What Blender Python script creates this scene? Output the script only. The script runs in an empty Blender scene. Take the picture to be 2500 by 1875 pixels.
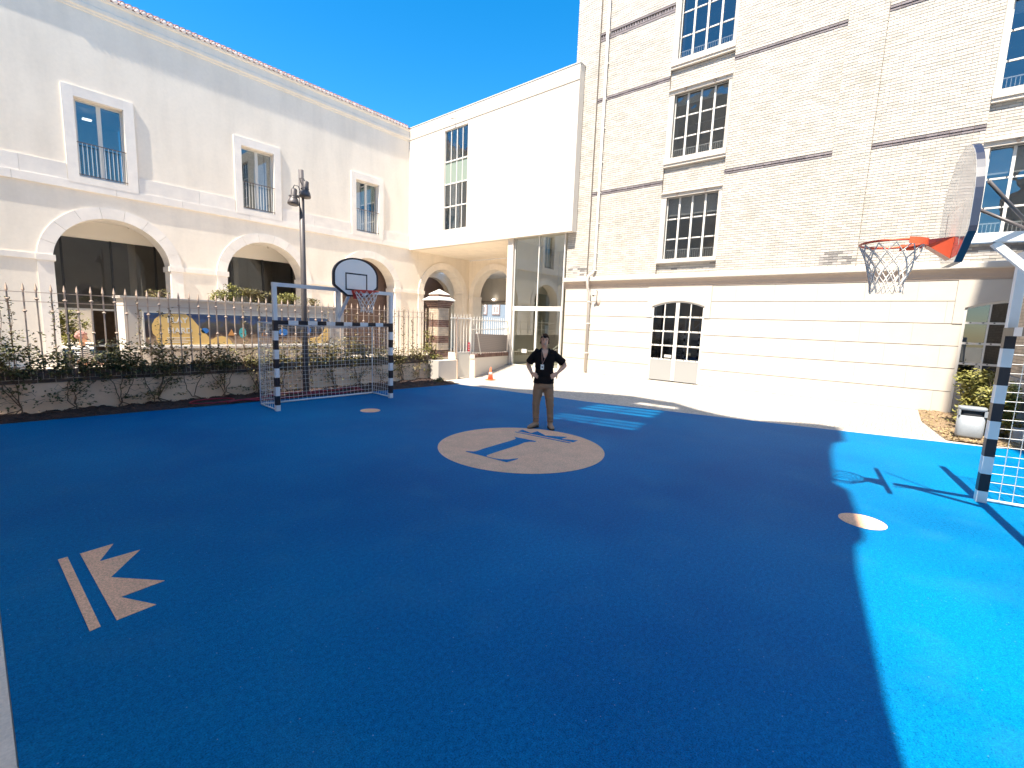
import bpy, bmesh, math, random
from math import radians, sin, cos, pi, tan, sqrt, atan2
from mathutils import Vector, Matrix, noise

SC = bpy.context.scene
COL = SC.collection
rnd = random.Random(7)

# ------------------------------------------------------------------ camera
def cam_matrix(yaw, pitch, roll, loc):
    f = Vector((cos(yaw)*cos(pitch), sin(yaw)*cos(pitch), -sin(pitch)))
    r = Vector((sin(yaw), -cos(yaw), 0)); u = r.cross(f)
    r2 = r*cos(roll)+u*sin(roll); u2 = -r*sin(roll)+u*cos(roll)
    m = Matrix((r2, u2, -f)).transposed().to_4x4()
    m.translation = loc
    return m
cd = bpy.data.cameras.new('camera'); cam = bpy.data.objects.new('camera', cd); COL.objects.link(cam)
cd.sensor_width = 36.0; cd.lens = 36*1112.125/2500; cd.clip_start = 0.05; cd.clip_end = 1000
cam.matrix_world = cam_matrix(radians(39.786), radians(7.616), radians(2.137), Vector((0, 0, 2.0)))
SC.camera = cam

# ------------------------------------------------------------------ sun, sky, exposure
SUN_AZ = radians(8)      # heading the light travels, from +X towards +Y
SUN_EL = radians(60)
world = bpy.data.worlds.new('World'); SC.world = world; world.use_nodes = True
wn = world.node_tree.nodes; wl = world.node_tree.links; wn.clear()
sky = wn.new('ShaderNodeTexSky'); sky.sky_type = 'NISHITA'; sky.sun_disc = False
sky.sun_elevation = SUN_EL; sky.sun_rotation = radians(262); sky.altitude = 0
sky.air_density = 1.0; sky.dust_density = 0.3; sky.ozone_density = 3.0
hs = wn.new('ShaderNodeHueSaturation'); hs.inputs['Hue'].default_value = 0.493; hs.inputs['Saturation'].default_value = 1.42; hs.inputs['Value'].default_value = 1.0
bg = wn.new('ShaderNodeBackground'); bg.inputs['Strength'].default_value = 0.100
wo = wn.new('ShaderNodeOutputWorld')
wl.new(sky.outputs[0], hs.inputs['Color']); wl.new(hs.outputs[0], bg.inputs[0]); wl.new(bg.outputs[0], wo.inputs[0])
sd = bpy.data.lights.new('sun', 'SUN'); so = bpy.data.objects.new('sun', sd); COL.objects.link(so)
sd.energy = 4.1; sd.angle = radians(0.5); sd.color = (1.0, 0.92, 0.79)
travel = Vector((cos(SUN_EL)*cos(SUN_AZ), cos(SUN_EL)*sin(SUN_AZ), -sin(SUN_EL)))
so.rotation_euler = travel.to_track_quat('-Z', 'Y').to_euler(); so.location = (0, 0, 40)
SC.view_settings.view_transform = 'Standard'; SC.view_settings.look = 'None'
SC.view_settings.exposure = 1.6; SC.view_settings.gamma = 1.0
SC.view_settings.use_curve_mapping = False
SC.render.engine = 'CYCLES'
SC.cycles.max_bounces = 8; SC.cycles.transparent_max_bounces = 16; SC.cycles.diffuse_bounces = 4
SC.cycles.caustics_reflective = False; SC.cycles.caustics_refractive = False

# ------------------------------------------------------------------ materials
MATS = {}
def mat(name, col, rough=0.7, var=0.0, scale=3.0, bump=0.0, bscale=40.0, metal=0.0, spec=0.4, island=0.0,
        col2=None, stain=0.0, coat=0.0, fine=0.0):
    if name in MATS: return MATS[name]
    m = bpy.data.materials.new(name); m.use_nodes = True
    N = m.node_tree.nodes; L = m.node_tree.links
    b = N['Principled BSDF']
    b.inputs['Roughness'].default_value = rough; b.inputs['Metallic'].default_value = metal
    b.inputs['Specular IOR Level'].default_value = spec; b.inputs['Coat Weight'].default_value = coat
    b.inputs['Base Color'].default_value = (*col, 1)
    geo = N.new('ShaderNodeNewGeometry')
    cur = None
    if var > 0 or col2 or stain or fine:
        nz = N.new('ShaderNodeTexNoise'); nz.inputs['Scale'].default_value = scale; nz.inputs['Detail'].default_value = 6
        nz.inputs['Roughness'].default_value = 0.6
        L.new(geo.outputs['Position'], nz.inputs['Vector'])
        r = N.new('ShaderNodeMapRange'); r.inputs[1].default_value = 0.3; r.inputs[2].default_value = 0.7
        L.new(nz.outputs['Fac'], r.inputs[0])
        mx = N.new('ShaderNodeMix'); mx.data_type = 'RGBA'
        c2 = col2 if col2 else tuple(c*(1-var) for c in col)
        mx.inputs['A'].default_value = (*col, 1); mx.inputs['B'].default_value = (*c2, 1)
        L.new(r.outputs[0], mx.inputs['Factor']); cur = mx.outputs['Result']
    if fine:
        n3 = N.new('ShaderNodeTexNoise'); n3.inputs['Scale'].default_value = bscale; n3.inputs['Detail'].default_value = 3
        L.new(geo.outputs['Position'], n3.inputs['Vector'])
        r3 = N.new('ShaderNodeMapRange'); r3.inputs[1].default_value = 0.3; r3.inputs[2].default_value = 0.7
        r3.inputs[3].default_value = 1-fine; r3.inputs[4].default_value = 1+fine
        L.new(n3.outputs['Fac'], r3.inputs[0])
        v3 = N.new('ShaderNodeVectorMath'); v3.operation = 'SCALE'
        L.new(cur, v3.inputs[0]); L.new(r3.outputs[0], v3.inputs['Scale']); cur = v3.outputs[0]
    if stain:
        mp = N.new('ShaderNodeMapping'); mp.inputs['Scale'].default_value = (1.3, 1.3, 0.22)
        L.new(geo.outputs['Position'], mp.inputs['Vector'])
        n4 = N.new('ShaderNodeTexNoise'); n4.inputs['Scale'].default_value = 1.6; n4.inputs['Detail'].default_value = 7
        L.new(mp.outputs[0], n4.inputs['Vector'])
        r4 = N.new('ShaderNodeMapRange'); r4.inputs[1].default_value = 0.45; r4.inputs[2].default_value = 0.75
        r4.inputs[3].default_value = 1.0; r4.inputs[4].default_value = 1-stain
        L.new(n4.outputs['Fac'], r4.inputs[0])
        v4 = N.new('ShaderNodeVectorMath'); v4.operation = 'SCALE'
        L.new(cur, v4.inputs[0]); L.new(r4.outputs[0], v4.inputs['Scale']); cur = v4.outputs[0]
    if island > 0:
        oi = N.new('ShaderNodeObjectInfo')
        ad = N.new('ShaderNodeMath'); ad.operation = 'ADD'
        L.new(geo.outputs['Random Per Island'], ad.inputs[0]); L.new(oi.outputs['Random'], ad.inputs[1])
        fr = N.new('ShaderNodeMath'); fr.operation = 'FRACT'; L.new(ad.outputs[0], fr.inputs[0])
        r2 = N.new('ShaderNodeMapRange'); r2.inputs[3].default_value = 1-island; r2.inputs[4].default_value = 1+island*0.5
        L.new(fr.outputs[0], r2.inputs[0])
        vm = N.new('ShaderNodeVectorMath'); vm.operation = 'SCALE'
        if cur is None:
            rgb = N.new('ShaderNodeRGB'); rgb.outputs[0].default_value = (*col, 1); cur = rgb.outputs[0]
        L.new(cur, vm.inputs[0]); L.new(r2.outputs[0], vm.inputs['Scale']); cur = vm.outputs[0]
    if cur is not None: L.new(cur, b.inputs['Base Color'])
    if bump > 0:
        n2 = N.new('ShaderNodeTexNoise'); n2.inputs['Scale'].default_value = bscale; n2.inputs['Detail'].default_value = 4
        L.new(geo.outputs['Position'], n2.inputs['Vector'])
        bp = N.new('ShaderNodeBump'); bp.inputs['Strength'].default_value = 1.0; bp.inputs['Distance'].default_value = bump
        L.new(n2.outputs['Fac'], bp.inputs['Height']); L.new(bp.outputs[0], b.inputs['Normal'])
    MATS[name] = m
    return m

def glass(name, tint, ior, rough=0.0, wav=0.0):
    if name in MATS: return MATS[name]
    m = bpy.data.materials.new(name); m.use_nodes = True
    N = m.node_tree.nodes; L = m.node_tree.links; N.clear()
    fr = N.new('ShaderNodeFresnel'); fr.inputs[0].default_value = ior
    tr = N.new('ShaderNodeBsdfTransparent'); tr.inputs[0].default_value = (*tint, 1)
    gl = N.new('ShaderNodeBsdfGlossy'); gl.inputs['Roughness'].default_value = rough
    gl.inputs['Color'].default_value = (0.93, 0.97, 0.98, 1)
    mx = N.new('ShaderNodeMixShader'); o = N.new('ShaderNodeOutputMaterial')
    ge_ = N.new('ShaderNodeNewGeometry'); sb_ = N.new('ShaderNodeMath'); sb_.operation = 'SUBTRACT'; sb_.inputs[0].default_value = 1.0
    L.new(ge_.outputs['Backfacing'], sb_.inputs[1]); ml_ = N.new('ShaderNodeMath'); ml_.operation = 'MULTIPLY'
    L.new(fr.outputs[0], ml_.inputs[0]); L.new(sb_.outputs[0], ml_.inputs[1])
    cm_ = N.new('ShaderNodeMix'); cm_.data_type = 'RGBA'; cm_.inputs['A'].default_value = (*tint, 1); cm_.inputs['B'].default_value = (1, 1, 1, 1)
    L.new(ge_.outputs['Backfacing'], cm_.inputs['Factor']); L.new(cm_.outputs['Result'], tr.inputs[0])
    L.new(ml_.outputs[0], mx.inputs[0]); L.new(tr.outputs[0], mx.inputs[1]); L.new(gl.outputs[0], mx.inputs[2]); L.new(mx.outputs[0], o.inputs[0])
    if wav:
        geo = N.new('ShaderNodeNewGeometry'); n2 = N.new('ShaderNodeTexNoise'); n2.inputs['Scale'].default_value = 2.2; n2.inputs['Detail'].default_value = 1
        L.new(geo.outputs['Position'], n2.inputs['Vector'])
        bp = N.new('ShaderNodeBump'); bp.inputs['Distance'].default_value = wav; L.new(n2.outputs['Fac'], bp.inputs['Height'])
        L.new(bp.outputs[0], gl.inputs['Normal']); L.new(bp.outputs[0], fr.inputs['Normal'])
    MATS[name] = m
    return m

M_RENDER = mat('cream_render', (0.88, 0.79, 0.675), 0.85, var=0.07, scale=0.8, bump=0.003, bscale=9, stain=0.09, fine=0.02)
M_WHITE = mat('white_render', (0.62, 0.565, 0.50), 0.85, var=0.02, scale=0.6, bump=0.001, bscale=30)
M_MARBLE = mat('pale_marble', (0.90, 0.83, 0.75), 0.5, var=0.13, scale=2.2, bump=0.001, bscale=18, col2=(0.78, 0.72, 0.66), island=0.06)
M_STONE = mat('limestone_block', (0.58, 0.53, 0.465), 0.8, var=0.06, scale=2.5, bump=0.0015, bscale=30, island=0.04)
M_CORN = mat('cornice_shade_stone', (0.50, 0.40, 0.33), 0.8, var=0.1, scale=3, bump=0.001)
M_BRICKW = mat('cream_painted_brick', (0.58, 0.54, 0.485), 0.8, var=0.09, scale=1.6, bump=0.004, bscale=45, island=0.17, col2=(0.52, 0.475, 0.415))
M_BRICKG = mat('worn_grey_brick', (0.40, 0.37, 0.35), 0.85, var=0.2, scale=9, bump=0.003, island=0.45)
M_MORTAR = mat('painted_mortar', (0.30, 0.26, 0.22), 0.9, var=0.1, scale=5)
M_STRING = mat('violet_string_brick', (0.27, 0.235, 0.245), 0.8, var=0.25, scale=8, island=0.25)
M_FRAME = mat('white_steel', (0.70, 0.67, 0.62), 0.4, spec=0.5)
M_FRAMEG = mat('grey_steel', (0.62, 0.60, 0.56), 0.4)
M_DARK = mat('dark_interior', (0.035, 0.035, 0.038), 0.9)
M_ROOM = mat('room_grey', (0.36, 0.33, 0.30), 0.9, var=0.3, scale=0.7)
M_BLACK = mat('black_metal', (0.02, 0.02, 0.022), 0.4)
M_BROWN = mat('brown_steel', (0.12, 0.075, 0.06), 0.6)
M_TERRA = mat('terracotta', (0.42, 0.17, 0.13), 0.8, var=0.3, scale=5, island=0.25)
M_TILEW = mat('whitened_tile', (0.86, 0.74, 0.68), 0.8, var=0.2, scale=12, island=0.2)
M_IRON = mat('painted_iron', (0.56, 0.43, 0.34), 0.5, var=0.15, scale=20)
M_IRONW = mat('white_iron', (0.78, 0.74, 0.67), 0.5)
M_COPB = mat('dark_coping_brick', (0.15, 0.105, 0.085), 0.85, var=0.3, scale=14, bump=0.004, island=0.4)
M_JOINT = mat('pale_joint', (0.52, 0.46, 0.38), 0.9)
M_FWALL = mat('beige_fence_render', (0.92, 0.72, 0.54), 0.9, var=0.18, scale=1.2, bump=0.002, bscale=25, stain=0.10, col2=(0.76, 0.55, 0.39))
M_SOIL = mat('dark_soil', (0.060, 0.035, 0.028), 0.95, var=0.5, scale=9, bump=0.03, bscale=22, fine=0.4)
M_MULCH = mat('bark_mulch', (0.20, 0.12, 0.075), 0.95, var=0.6, scale=20, bump=0.03, bscale=45, fine=0.45, col2=(0.33, 0.25, 0.15))
M_PAVE = mat('pale_paving', (0.66, 0.57, 0.46), 0.85, var=0.12, scale=1.1, bump=0.003, bscale=12, fine=0.08)
M_LEAF = mat('vine_leaf', (0.17, 0.16, 0.055), 0.5, island=0.5, var=0.3, scale=3, col2=(0.20, 0.15, 0.06))
M_LEAFD = mat('dark_leaf', (0.10, 0.11, 0.035), 0.5, island=0.5, var=0.3, scale=3, col2=(0.11, 0.095, 0.03))
M_LEAFY = mat('yellow_green_leaf', (0.30, 0.27, 0.07), 0.5, island=0.45, var=0.3, scale=4, col2=(0.17, 0.17, 0.04))
M_STEM = mat('brown_stem', (0.17, 0.11, 0.075), 0.9)
M_GOALW = mat('white_aluminium', (0.76, 0.76, 0.76), 0.35, spec=0.5, var=0.04, scale=4)
M_GOALB = mat('black_stripe_paint', (0.014, 0.012, 0.02), 0.4)
M_NET = mat('white_net_cord', (0.80, 0.78, 0.74), 0.8)
M_NETD = mat('worn_net_cord', (0.62, 0.56, 0.50), 0.8)
M_RIM = mat('red_hoop_paint', (0.62, 0.06, 0.035), 0.35, spec=0.5)
M_RIMO = mat('orange_red_hoop_paint', (0.80, 0.12, 0.05), 0.35, spec=0.5)
M_POLE = mat('grey_lamp_metal', (0.13, 0.115, 0.115), 0.45, metal=0.2, var=0.15, scale=5)
M_ORANGE = mat('orange_plastic', (0.85, 0.20, 0.09), 0.5)
M_RED = mat('red_sign', (0.62, 0.02, 0.05), 0.5)
M_HOSE = mat('dark_red_hose', (0.22, 0.012, 0.03), 0.5)
M_BIN = mat('grey_blue_bin', (0.27, 0.29, 0.31), 0.5, var=0.1, scale=6, bump=0.001, fine=0.05)
M_SKIN = mat('skin', (0.74, 0.40, 0.26), 0.5, var=0.1, scale=20)
M_SHIRT = mat('black_shirt', (0.014, 0.010, 0.010), 0.9, spec=0.1, bump=0.002, bscale=60)
M_TROU = mat('khaki_cotton', (0.33, 0.195, 0.115), 0.85, var=0.12, scale=8, bump=0.002, bscale=120)
M_BOOT = mat('tan_suede', (0.42, 0.26, 0.16), 0.8, var=0.15, scale=14)
M_SOLE = mat('dark_sole', (0.04, 0.03, 0.025), 0.8)
M_HAIR = mat('dark_hair', (0.018, 0.010, 0.007), 0.8, spec=0.1, bump=0.004, bscale=90)
M_TAN = mat('tan_rubber', (0.97, 0.555, 0.34), 0.9, var=0.16, scale=3.5, spec=0.05, bump=0.002, bscale=110, fine=0.28)

def court_mat():
    m = bpy.data.materials.new('blue_rubber_court'); m.use_nodes = True
    N = m.node_tree.nodes; L = m.node_tree.links; b = N['Principled BSDF']
    geo = N.new('ShaderNodeNewGeometry')
    def nz(s, d, lo, hi, a, c):
        n = N.new('ShaderNodeTexNoise'); n.inputs['Scale'].default_value = s; n.inputs['Detail'].default_value = d
        L.new(geo.outputs['Position'], n.inputs['Vector'])
        r = N.new('ShaderNodeMapRange'); r.inputs[1].default_value = lo; r.inputs[2].default_value = hi
        r.inputs[3].default_value = a; r.inputs[4].default_value = c
        L.new(n.outputs['Fac'], r.inputs[0]); return r.outputs[0]
    mx = N.new('ShaderNodeMix'); mx.data_type = 'RGBA'
    mx.inputs['A'].default_value = (0.0, 0.112, 0.285, 1); mx.inputs['B'].default_value = (0.0, 0.172, 0.375, 1)
    L.new(nz(0.35, 6, 0.32, 0.68, 0, 1), mx.inputs['Factor'])
    g1_ = nz(120, 4, 0.3, 0.70, 0.62, 1.4); g2_ = nz(34, 5, 0.32, 0.68, 0.84, 1.17)
    gm_ = N.new('ShaderNodeMath'); gm_.operation = 'MULTIPLY'; L.new(g1_, gm_.inputs[0]); L.new(g2_, gm_.inputs[1]); g = gm_.outputs[0]
    v = N.new('ShaderNodeVectorMath'); v.operation = 'SCALE'; L.new(mx.outputs['Result'], v.inputs[0]); L.new(g, v.inputs['Scale'])
    # scattered pale grains worn into the rubber
    vo = N.new('ShaderNodeTexVoronoi'); vo.inputs['Scale'].default_value = 26; L.new(geo.outputs['Position'], vo.inputs['Vector'])
    lt = N.new('ShaderNodeMath'); lt.operation = 'LESS_THAN'; lt.inputs[1].default_value = 0.10; L.new(vo.outputs['Distance'], lt.inputs[0])
    sp = N.new('ShaderNodeSeparateColor'); L.new(vo.outputs['Color'], sp.inputs[0])
    g2 = N.new('ShaderNodeMath'); g2.operation = 'GREATER_THAN'; g2.inputs[1].default_value = 0.86; L.new(sp.outputs[0], g2.inputs[0])
    mu = N.new('ShaderNodeMath'); mu.operation = 'MULTIPLY'; L.new(lt.outputs[0], mu.inputs[0]); L.new(g2.outputs[0], mu.inputs[1])
    mu2 = N.new('ShaderNodeMath'); mu2.operation = 'MULTIPLY'; mu2.inputs[1].default_value = 0.35; L.new(mu.outputs[0], mu2.inputs[0])
    m2 = N.new('ShaderNodeMix'); m2.data_type = 'RGBA'; m2.inputs['B'].default_value = (0.30, 0.50, 0.62, 1)
    L.new(mu2.outputs[0], m2.inputs['Factor']); L.new(v.outputs[0], m2.inputs['A'])
    # dusty scuffs
    ds = nz(1.7, 9, 0.52, 0.78, 0.0, 0.16)
    m3 = N.new('ShaderNodeMix'); m3.data_type = 'RGBA'; m3.inputs['B'].default_value = (0.05, 0.24, 0.36, 1)
    L.new(ds, m3.inputs['Factor']); L.new(m2.outputs['Result'], m3.inputs['A'])
    L.new(m3.outputs['Result'], b.inputs['Base Color'])
    b.inputs['Roughness'].default_value = 0.6; b.inputs['Specular IOR Level'].default_value = 0.03
    n2 = N.new('ShaderNodeTexNoise'); n2.inputs['Scale'].default_value = 170; n2.inputs['Detail'].default_value = 3
    L.new(geo.outputs['Position'], n2.inputs['Vector'])
    bp = N.new('ShaderNodeBump'); bp.inputs['Distance'].default_value = 0.004; L.new(n2.outputs['Fac'], bp.inputs['Height']); L.new(bp.outputs[0], b.inputs['Normal'])
    return m
M_COURT = court_mat()

def cobble_mat():
    m = bpy.data.materials.new('limestone_cobbles'); m.use_nodes = True
    N = m.node_tree.nodes; L = m.node_tree.links; b = N['Principled BSDF']
    geo = N.new('ShaderNodeNewGeometry')
    vo = N.new('ShaderNodeTexVoronoi'); vo.feature = 'DISTANCE_TO_EDGE'; vo.inputs['Scale'].default_value = 13; vo.inputs['Randomness'].default_value = 0.55
    L.new(geo.outputs['Position'], vo.inputs['Vector'])
    v2 = N.new('ShaderNodeTexVoronoi'); v2.inputs['Scale'].default_value = 13; v2.inputs['Randomness'].default_value = 0.55
    L.new(geo.outputs['Position'], v2.inputs['Vector'])
    sp = N.new('ShaderNodeSeparateColor'); L.new(v2.outputs['Color'], sp.inputs[0])
    r0 = N.new('ShaderNodeMapRange'); r0.inputs[3].default_value = 0.86; r0.inputs[4].default_value = 1.08; L.new(sp.outputs[0], r0.inputs[0])
    r = N.new('ShaderNodeMapRange'); r.inputs[1].default_value = 0.0; r.inputs[2].default_value = 0.10; L.new(vo.outputs['Distance'], r.inputs[0])
    mx = N.new('ShaderNodeMix'); mx.data_type = 'RGBA'
    mx.inputs['A'].default_value = (0.36, 0.32, 0.27, 1); mx.inputs['B'].default_value = (0.53, 0.475, 0.41, 1)
    L.new(r.outputs[0], mx.inputs['Factor'])
    v = N.new('ShaderNodeVectorMath'); v.operation = 'SCALE'; L.new(mx.outputs['Result'], v.inputs[0]); L.new(r0.outputs[0], v.inputs['Scale'])
    L.new(v.outputs[0], b.inputs['Base Color']); b.inputs['Roughness'].default_value = 0.7
    bp = N.new('ShaderNodeBump'); bp.inputs['Distance'].default_value = 0.012; L.new(r.outputs[0], bp.inputs['Height']); L.new(bp.outputs[0], b.inputs['Normal'])
    return m
M_COBBLE = cobble_mat()

def coord_mat(name, axis, period, c1, c2, duty=0.5, rough=0.8):
    m = bpy.data.materials.new(name); m.use_nodes = True
    N = m.node_tree.nodes; L = m.node_tree.links; b = N['Principled BSDF']; b.inputs['Roughness'].default_value = rough
    tc = N.new('ShaderNodeTexCoord'); s = N.new('ShaderNodeSeparateXYZ'); L.new(tc.outputs['Object'], s.inputs[0])
    d = N.new('ShaderNodeMath'); d.operation = 'DIVIDE'; d.inputs[1].default_value = period; L.new(s.outputs[axis], d.inputs[0])
    f = N.new('ShaderNodeMath'); f.operation = 'FRACT'; L.new(d.outputs[0], f.inputs[0])
    g = N.new('ShaderNodeMath'); g.operation = 'GREATER_THAN'; g.inputs[1].default_value = duty; L.new(f.outputs[0], g.inputs[0])
    mx = N.new('ShaderNodeMix'); mx.data_type = 'RGBA'; mx.inputs['A'].default_value = (*c1, 1); mx.inputs['B'].default_value = (*c2, 1)
    L.new(g.outputs[0], mx.inputs['Factor']); L.new(mx.outputs['Result'], b.inputs['Base Color'])
    return m

# ------------------------------------------------------------------ geometry helpers
class MB:
    def __init__(s): s.v = []; s.f = []; s.m = []; s.sm = []
    def add(s, vs, fs, mi=0, smooth=False):
        o = len(s.v); s.v += [tuple(v) for v in vs]
        for f in fs: s.f.append(tuple(i+o for i in f)); s.m.append(mi); s.sm.append(smooth)
    def box(s, x0, x1, y0, y1, z0, z1, mi=0, M=None):
        vs = [Vector(p) for p in ((x0,y0,z0),(x1,y0,z0),(x1,y1,z0),(x0,y1,z0),(x0,y0,z1),(x1,y0,z1),(x1,y1,z1),(x0,y1,z1))]
        if M is not None: vs = [M @ v for v in vs]
        s.add(vs, [(0,3,2,1),(4,5,6,7),(0,1,5,4),(1,2,6,5),(2,3,7,6),(3,0,4,7)], mi)
    def beam(s, a, b, w, h=None, mi=0, up=(0,0,1)):
        a = Vector(a); b = Vector(b); h = h or w; d = (b-a).normalized(); u = Vector(up)
        if abs(d.dot(u)) > 0.98: u = Vector((0,1,0))
        r = d.cross(u).normalized(); u = r.cross(d)
        vs = []
        for p in (a, b):
            for i, j in ((-1,-1),(1,-1),(1,1),(-1,1)): vs.append(p+r*w/2*i+u*h/2*j)
        s.add(vs, [(0,3,2,1),(4,5,6,7),(0,1,5,4),(1,2,6,5),(2,3,7,6),(3,0,4,7)], mi)
    def tube(s, pts, r, n=8, mi=0, closed=False, smooth=True, caps=True):
        pts = [Vector(p) for p in pts]; k = len(pts); rs = r if isinstance(r, (list, tuple)) else [r]*k
        vs = []; prev = None
        for i, p in enumerate(pts):
            if closed: t = pts[(i+1) % k]-pts[i-1]
            else: t = pts[min(i+1, k-1)]-pts[max(i-1, 0)]
            t.normalize()
            if prev is None:
                q = Vector((0,0,1)) if abs(t.z) < 0.9 else Vector((1,0,0)); a = t.cross(q).normalized()
            else:
                a = (prev-t*prev.dot(t)).normalized()
            prev = a; b = t.cross(a)
            for j in range(n):
                th = 2*pi*j/n; vs.append(p+(a*cos(th)+b*sin(th))*rs[i])
        fs = []
        for i in range(k if closed else k-1):
            for j in range(n):
                i2 = (i+1) % k
                fs.append((i*n+j, i*n+(j+1) % n, i2*n+(j+1) % n, i2*n+j))
        s.add(vs, fs, mi, smooth)
        if caps and not closed:
            o = len(s.v)-k*n
            s.f.append(tuple(o+j for j in reversed(range(n)))); s.m.append(mi); s.sm.append(False)
            s.f.append(tuple(o+(k-1)*n+j for j in range(n))); s.m.append(mi); s.sm.append(False)
    def loft(s, rings, mi=0, smooth=True, caps=True):
        n = len(rings[0]); vs = [v for r in rings for v in r]; fs = []
        for i in range(len(rings)-1):
            for j in range(n): fs.append((i*n+j, i*n+(j+1) % n, (i+1)*n+(j+1) % n, (i+1)*n+j))
        if caps: fs.append(tuple(reversed(range(n)))); fs.append(tuple((len(rings)-1)*n+j for j in range(n)))
        s.add(vs, fs, mi, smooth)
    def lathe(s, prof, c=(0,0,0), n=20, mi=0, M=None, smooth=True):
        c = Vector(c); rings = []
        for r, z in prof:
            ring = [Vector((r*cos(2*pi*j/n), r*sin(2*pi*j/n), z)) for j in range(n)]
            if M is not None: ring = [M @ v for v in ring]
            rings.append([v+c for v in ring])
        s.loft(rings, mi, smooth)
    def sphere(s, c, rx, ry, rz, n=14, m=10, mi=0):
        prof = []
        rings = []
        for i in range(m+1):
            ph = pi*(i+0.02)/(m+0.04)-pi/2
            rings.append([Vector((c[0]+rx*cos(ph)*cos(2*pi*j/n), c[1]+ry*cos(ph)*sin(2*pi*j/n), c[2]+rz*sin(ph))) for j in range(n)])
        s.loft(rings, mi, True)
    def mesh(s, name, mats):
        me = bpy.data.meshes.new(name); me.from_pydata(s.v, [], s.f)
        for m in (mats if isinstance(mats, (list, tuple)) else [mats]): me.materials.append(m)
        me.polygons.foreach_set('material_index', s.m); me.polygons.foreach_set('use_smooth', s.sm)
        me.update(); return me
    def build(s, name, mats, parent=None, **kw): return link(name, s.mesh(name, mats), parent, **kw)

def link(name, me, parent=None, loc=None, kind=None, label=None, cat=None, group=None, rot=None):
    o = bpy.data.objects.new(name, me); COL.objects.link(o)
    if loc is not None: o.location = loc
    if rot is not None: o.rotation_euler = rot
    if parent is not None:
        o.parent = parent
        o.matrix_parent_inverse = PINV[parent.name]
        PINV[o.name] = PINV[parent.name] if loc is None and rot is None else (Matrix.Identity(4))
        if loc is None and rot is None: PINV[o.name] = Matrix.Identity(4)
    if kind: o['kind'] = kind
    if label: o['label'] = label
    if cat: o['category'] = cat
    if group: o['group'] = group
    if parent is None: PINV[o.name] = (Matrix.LocRotScale(o.location, o.rotation_euler, None)).inverted()
    return o
PINV = {}
def thing(name, loc, label, cat, group=None, rz=0.0, kind=None):
    o = link(name, None, None, loc=loc, label=label, cat=cat, group=group, kind=kind, rot=(0, 0, rz))
    o.empty_display_size = 0.2
    return o
# children of an Empty are built in WORLD coordinates unless the thing is made by a *_local builder
def local(root): PINV[root.name] = Matrix.Identity(4)

def plate(outer, holes, t, origin=(0,0,0), ex=(1,0,0), ey=(0,1,0), ez=None, mats=None, name='plate'):
    """extrude a 2D outline with holes by t along ez, starting at origin"""
    cu = bpy.data.curves.new('c', 'CURVE'); cu.dimensions = '2D'; cu.fill_mode = 'BOTH'; cu.extrude = abs(t)/2
    for loop in [outer]+list(holes):
        sp = cu.splines.new('POLY'); sp.points.add(len(loop)-1)
        for p, q in zip(sp.points, loop): p.co = (q[0], q[1], 0, 1)
        sp.use_cyclic_u = True
    ob = bpy.data.objects.new('c', cu); COL.objects.link(ob)
    dg = bpy.context.evaluated_depsgraph_get(); me = bpy.data.meshes.new_from_object(ob.evaluated_get(dg))
    bpy.data.objects.remove(ob); bpy.data.curves.remove(cu)
    ex = Vector(ex); ey = Vector(ey); ez = Vector(ez) if ez else ex.cross(ey); o = Vector(origin)
    for v in me.vertices:
        c = v.co; v.co = o+ex*c.x+ey*c.y+ez*(c.z+t/2)
    bm = bmesh.new(); bm.from_mesh(me); bmesh.ops.remove_doubles(bm, verts=bm.verts, dist=1e-5); bmesh.ops.recalc_face_normals(bm, faces=bm.faces)
    bm.to_mesh(me); bm.free()
    me.name = name
    for m in (mats if isinstance(mats, (list, tuple)) else [mats]): me.materials.append(m)
    for p in me.polygons: p.material_index = 0; p.use_smooth = False
    return me
XZ = dict(ex=(1,0,0), ey=(0,0,1), ez=(0,1,0))      # facade running along X, depth +Y
YZ = dict(ex=(0,1,0), ey=(0,0,1), ez=(1,0,0))      # facade running along Y, depth +X
def sheet(name, pts, z, m, **kw):
    b = MB(); b.add([(p[0], p[1], z) for p in pts], [tuple(range(len(pts)))]); 
    return b.build(name, m, **kw)
def arc(cx, cz, r, a0, a1, n): return [(cx+r*cos(a0+(a1-a0)*i/n), cz+r*sin(a0+(a1-a0)*i/n)) for i in range(n+1)]
def archhole(cx, cz, r, z0, n=28): return [(cx-r, z0), (cx+r, z0)]+arc(cx, cz, r, 0, pi, n)
def rect(a, b, c, d): return [(a, c), (b, c), (b, d), (a, d)]

# ------------------------------------------------------------------ ground
def struct(o): o['kind'] = 'structure'; return o
sheet('ground', [(-150,-150),(150,-150),(150,150),(-150,150)], -0.012, M_PAVE, kind='structure')
COURT = [(0.0,-4.2),(12.0,-4.2),(12.45,-1.95),(12.29,-1.42),(11.66,1.05),(11.05,3.6),(10.52,6.08),(10.2,8.6),(9.98,10.6),(0.0,11.36)]
b = MB(); n = len(COURT)
b.add([(p[0],p[1],0.0) for p in COURT]+[(p[0],p[1],-0.03) for p in COURT], [tuple(range(n))]+[(i, i+n, (i+1) % n+n, (i+1) % n) for i in range(n)])
b.build('court_surface', M_COURT, kind='structure')
sheet('cobbled_pavement', [(12.47,-1.0),(12.29,-1.4),(11.66,1.05),(11.05,3.6),(10.52,6.08),(10.2,8.6),(9.98,10.6),(10.4,11.5),(12,12),(17.2,15),(17.3,-1.0)], -0.006, M_COBBLE, kind='structure')
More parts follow.
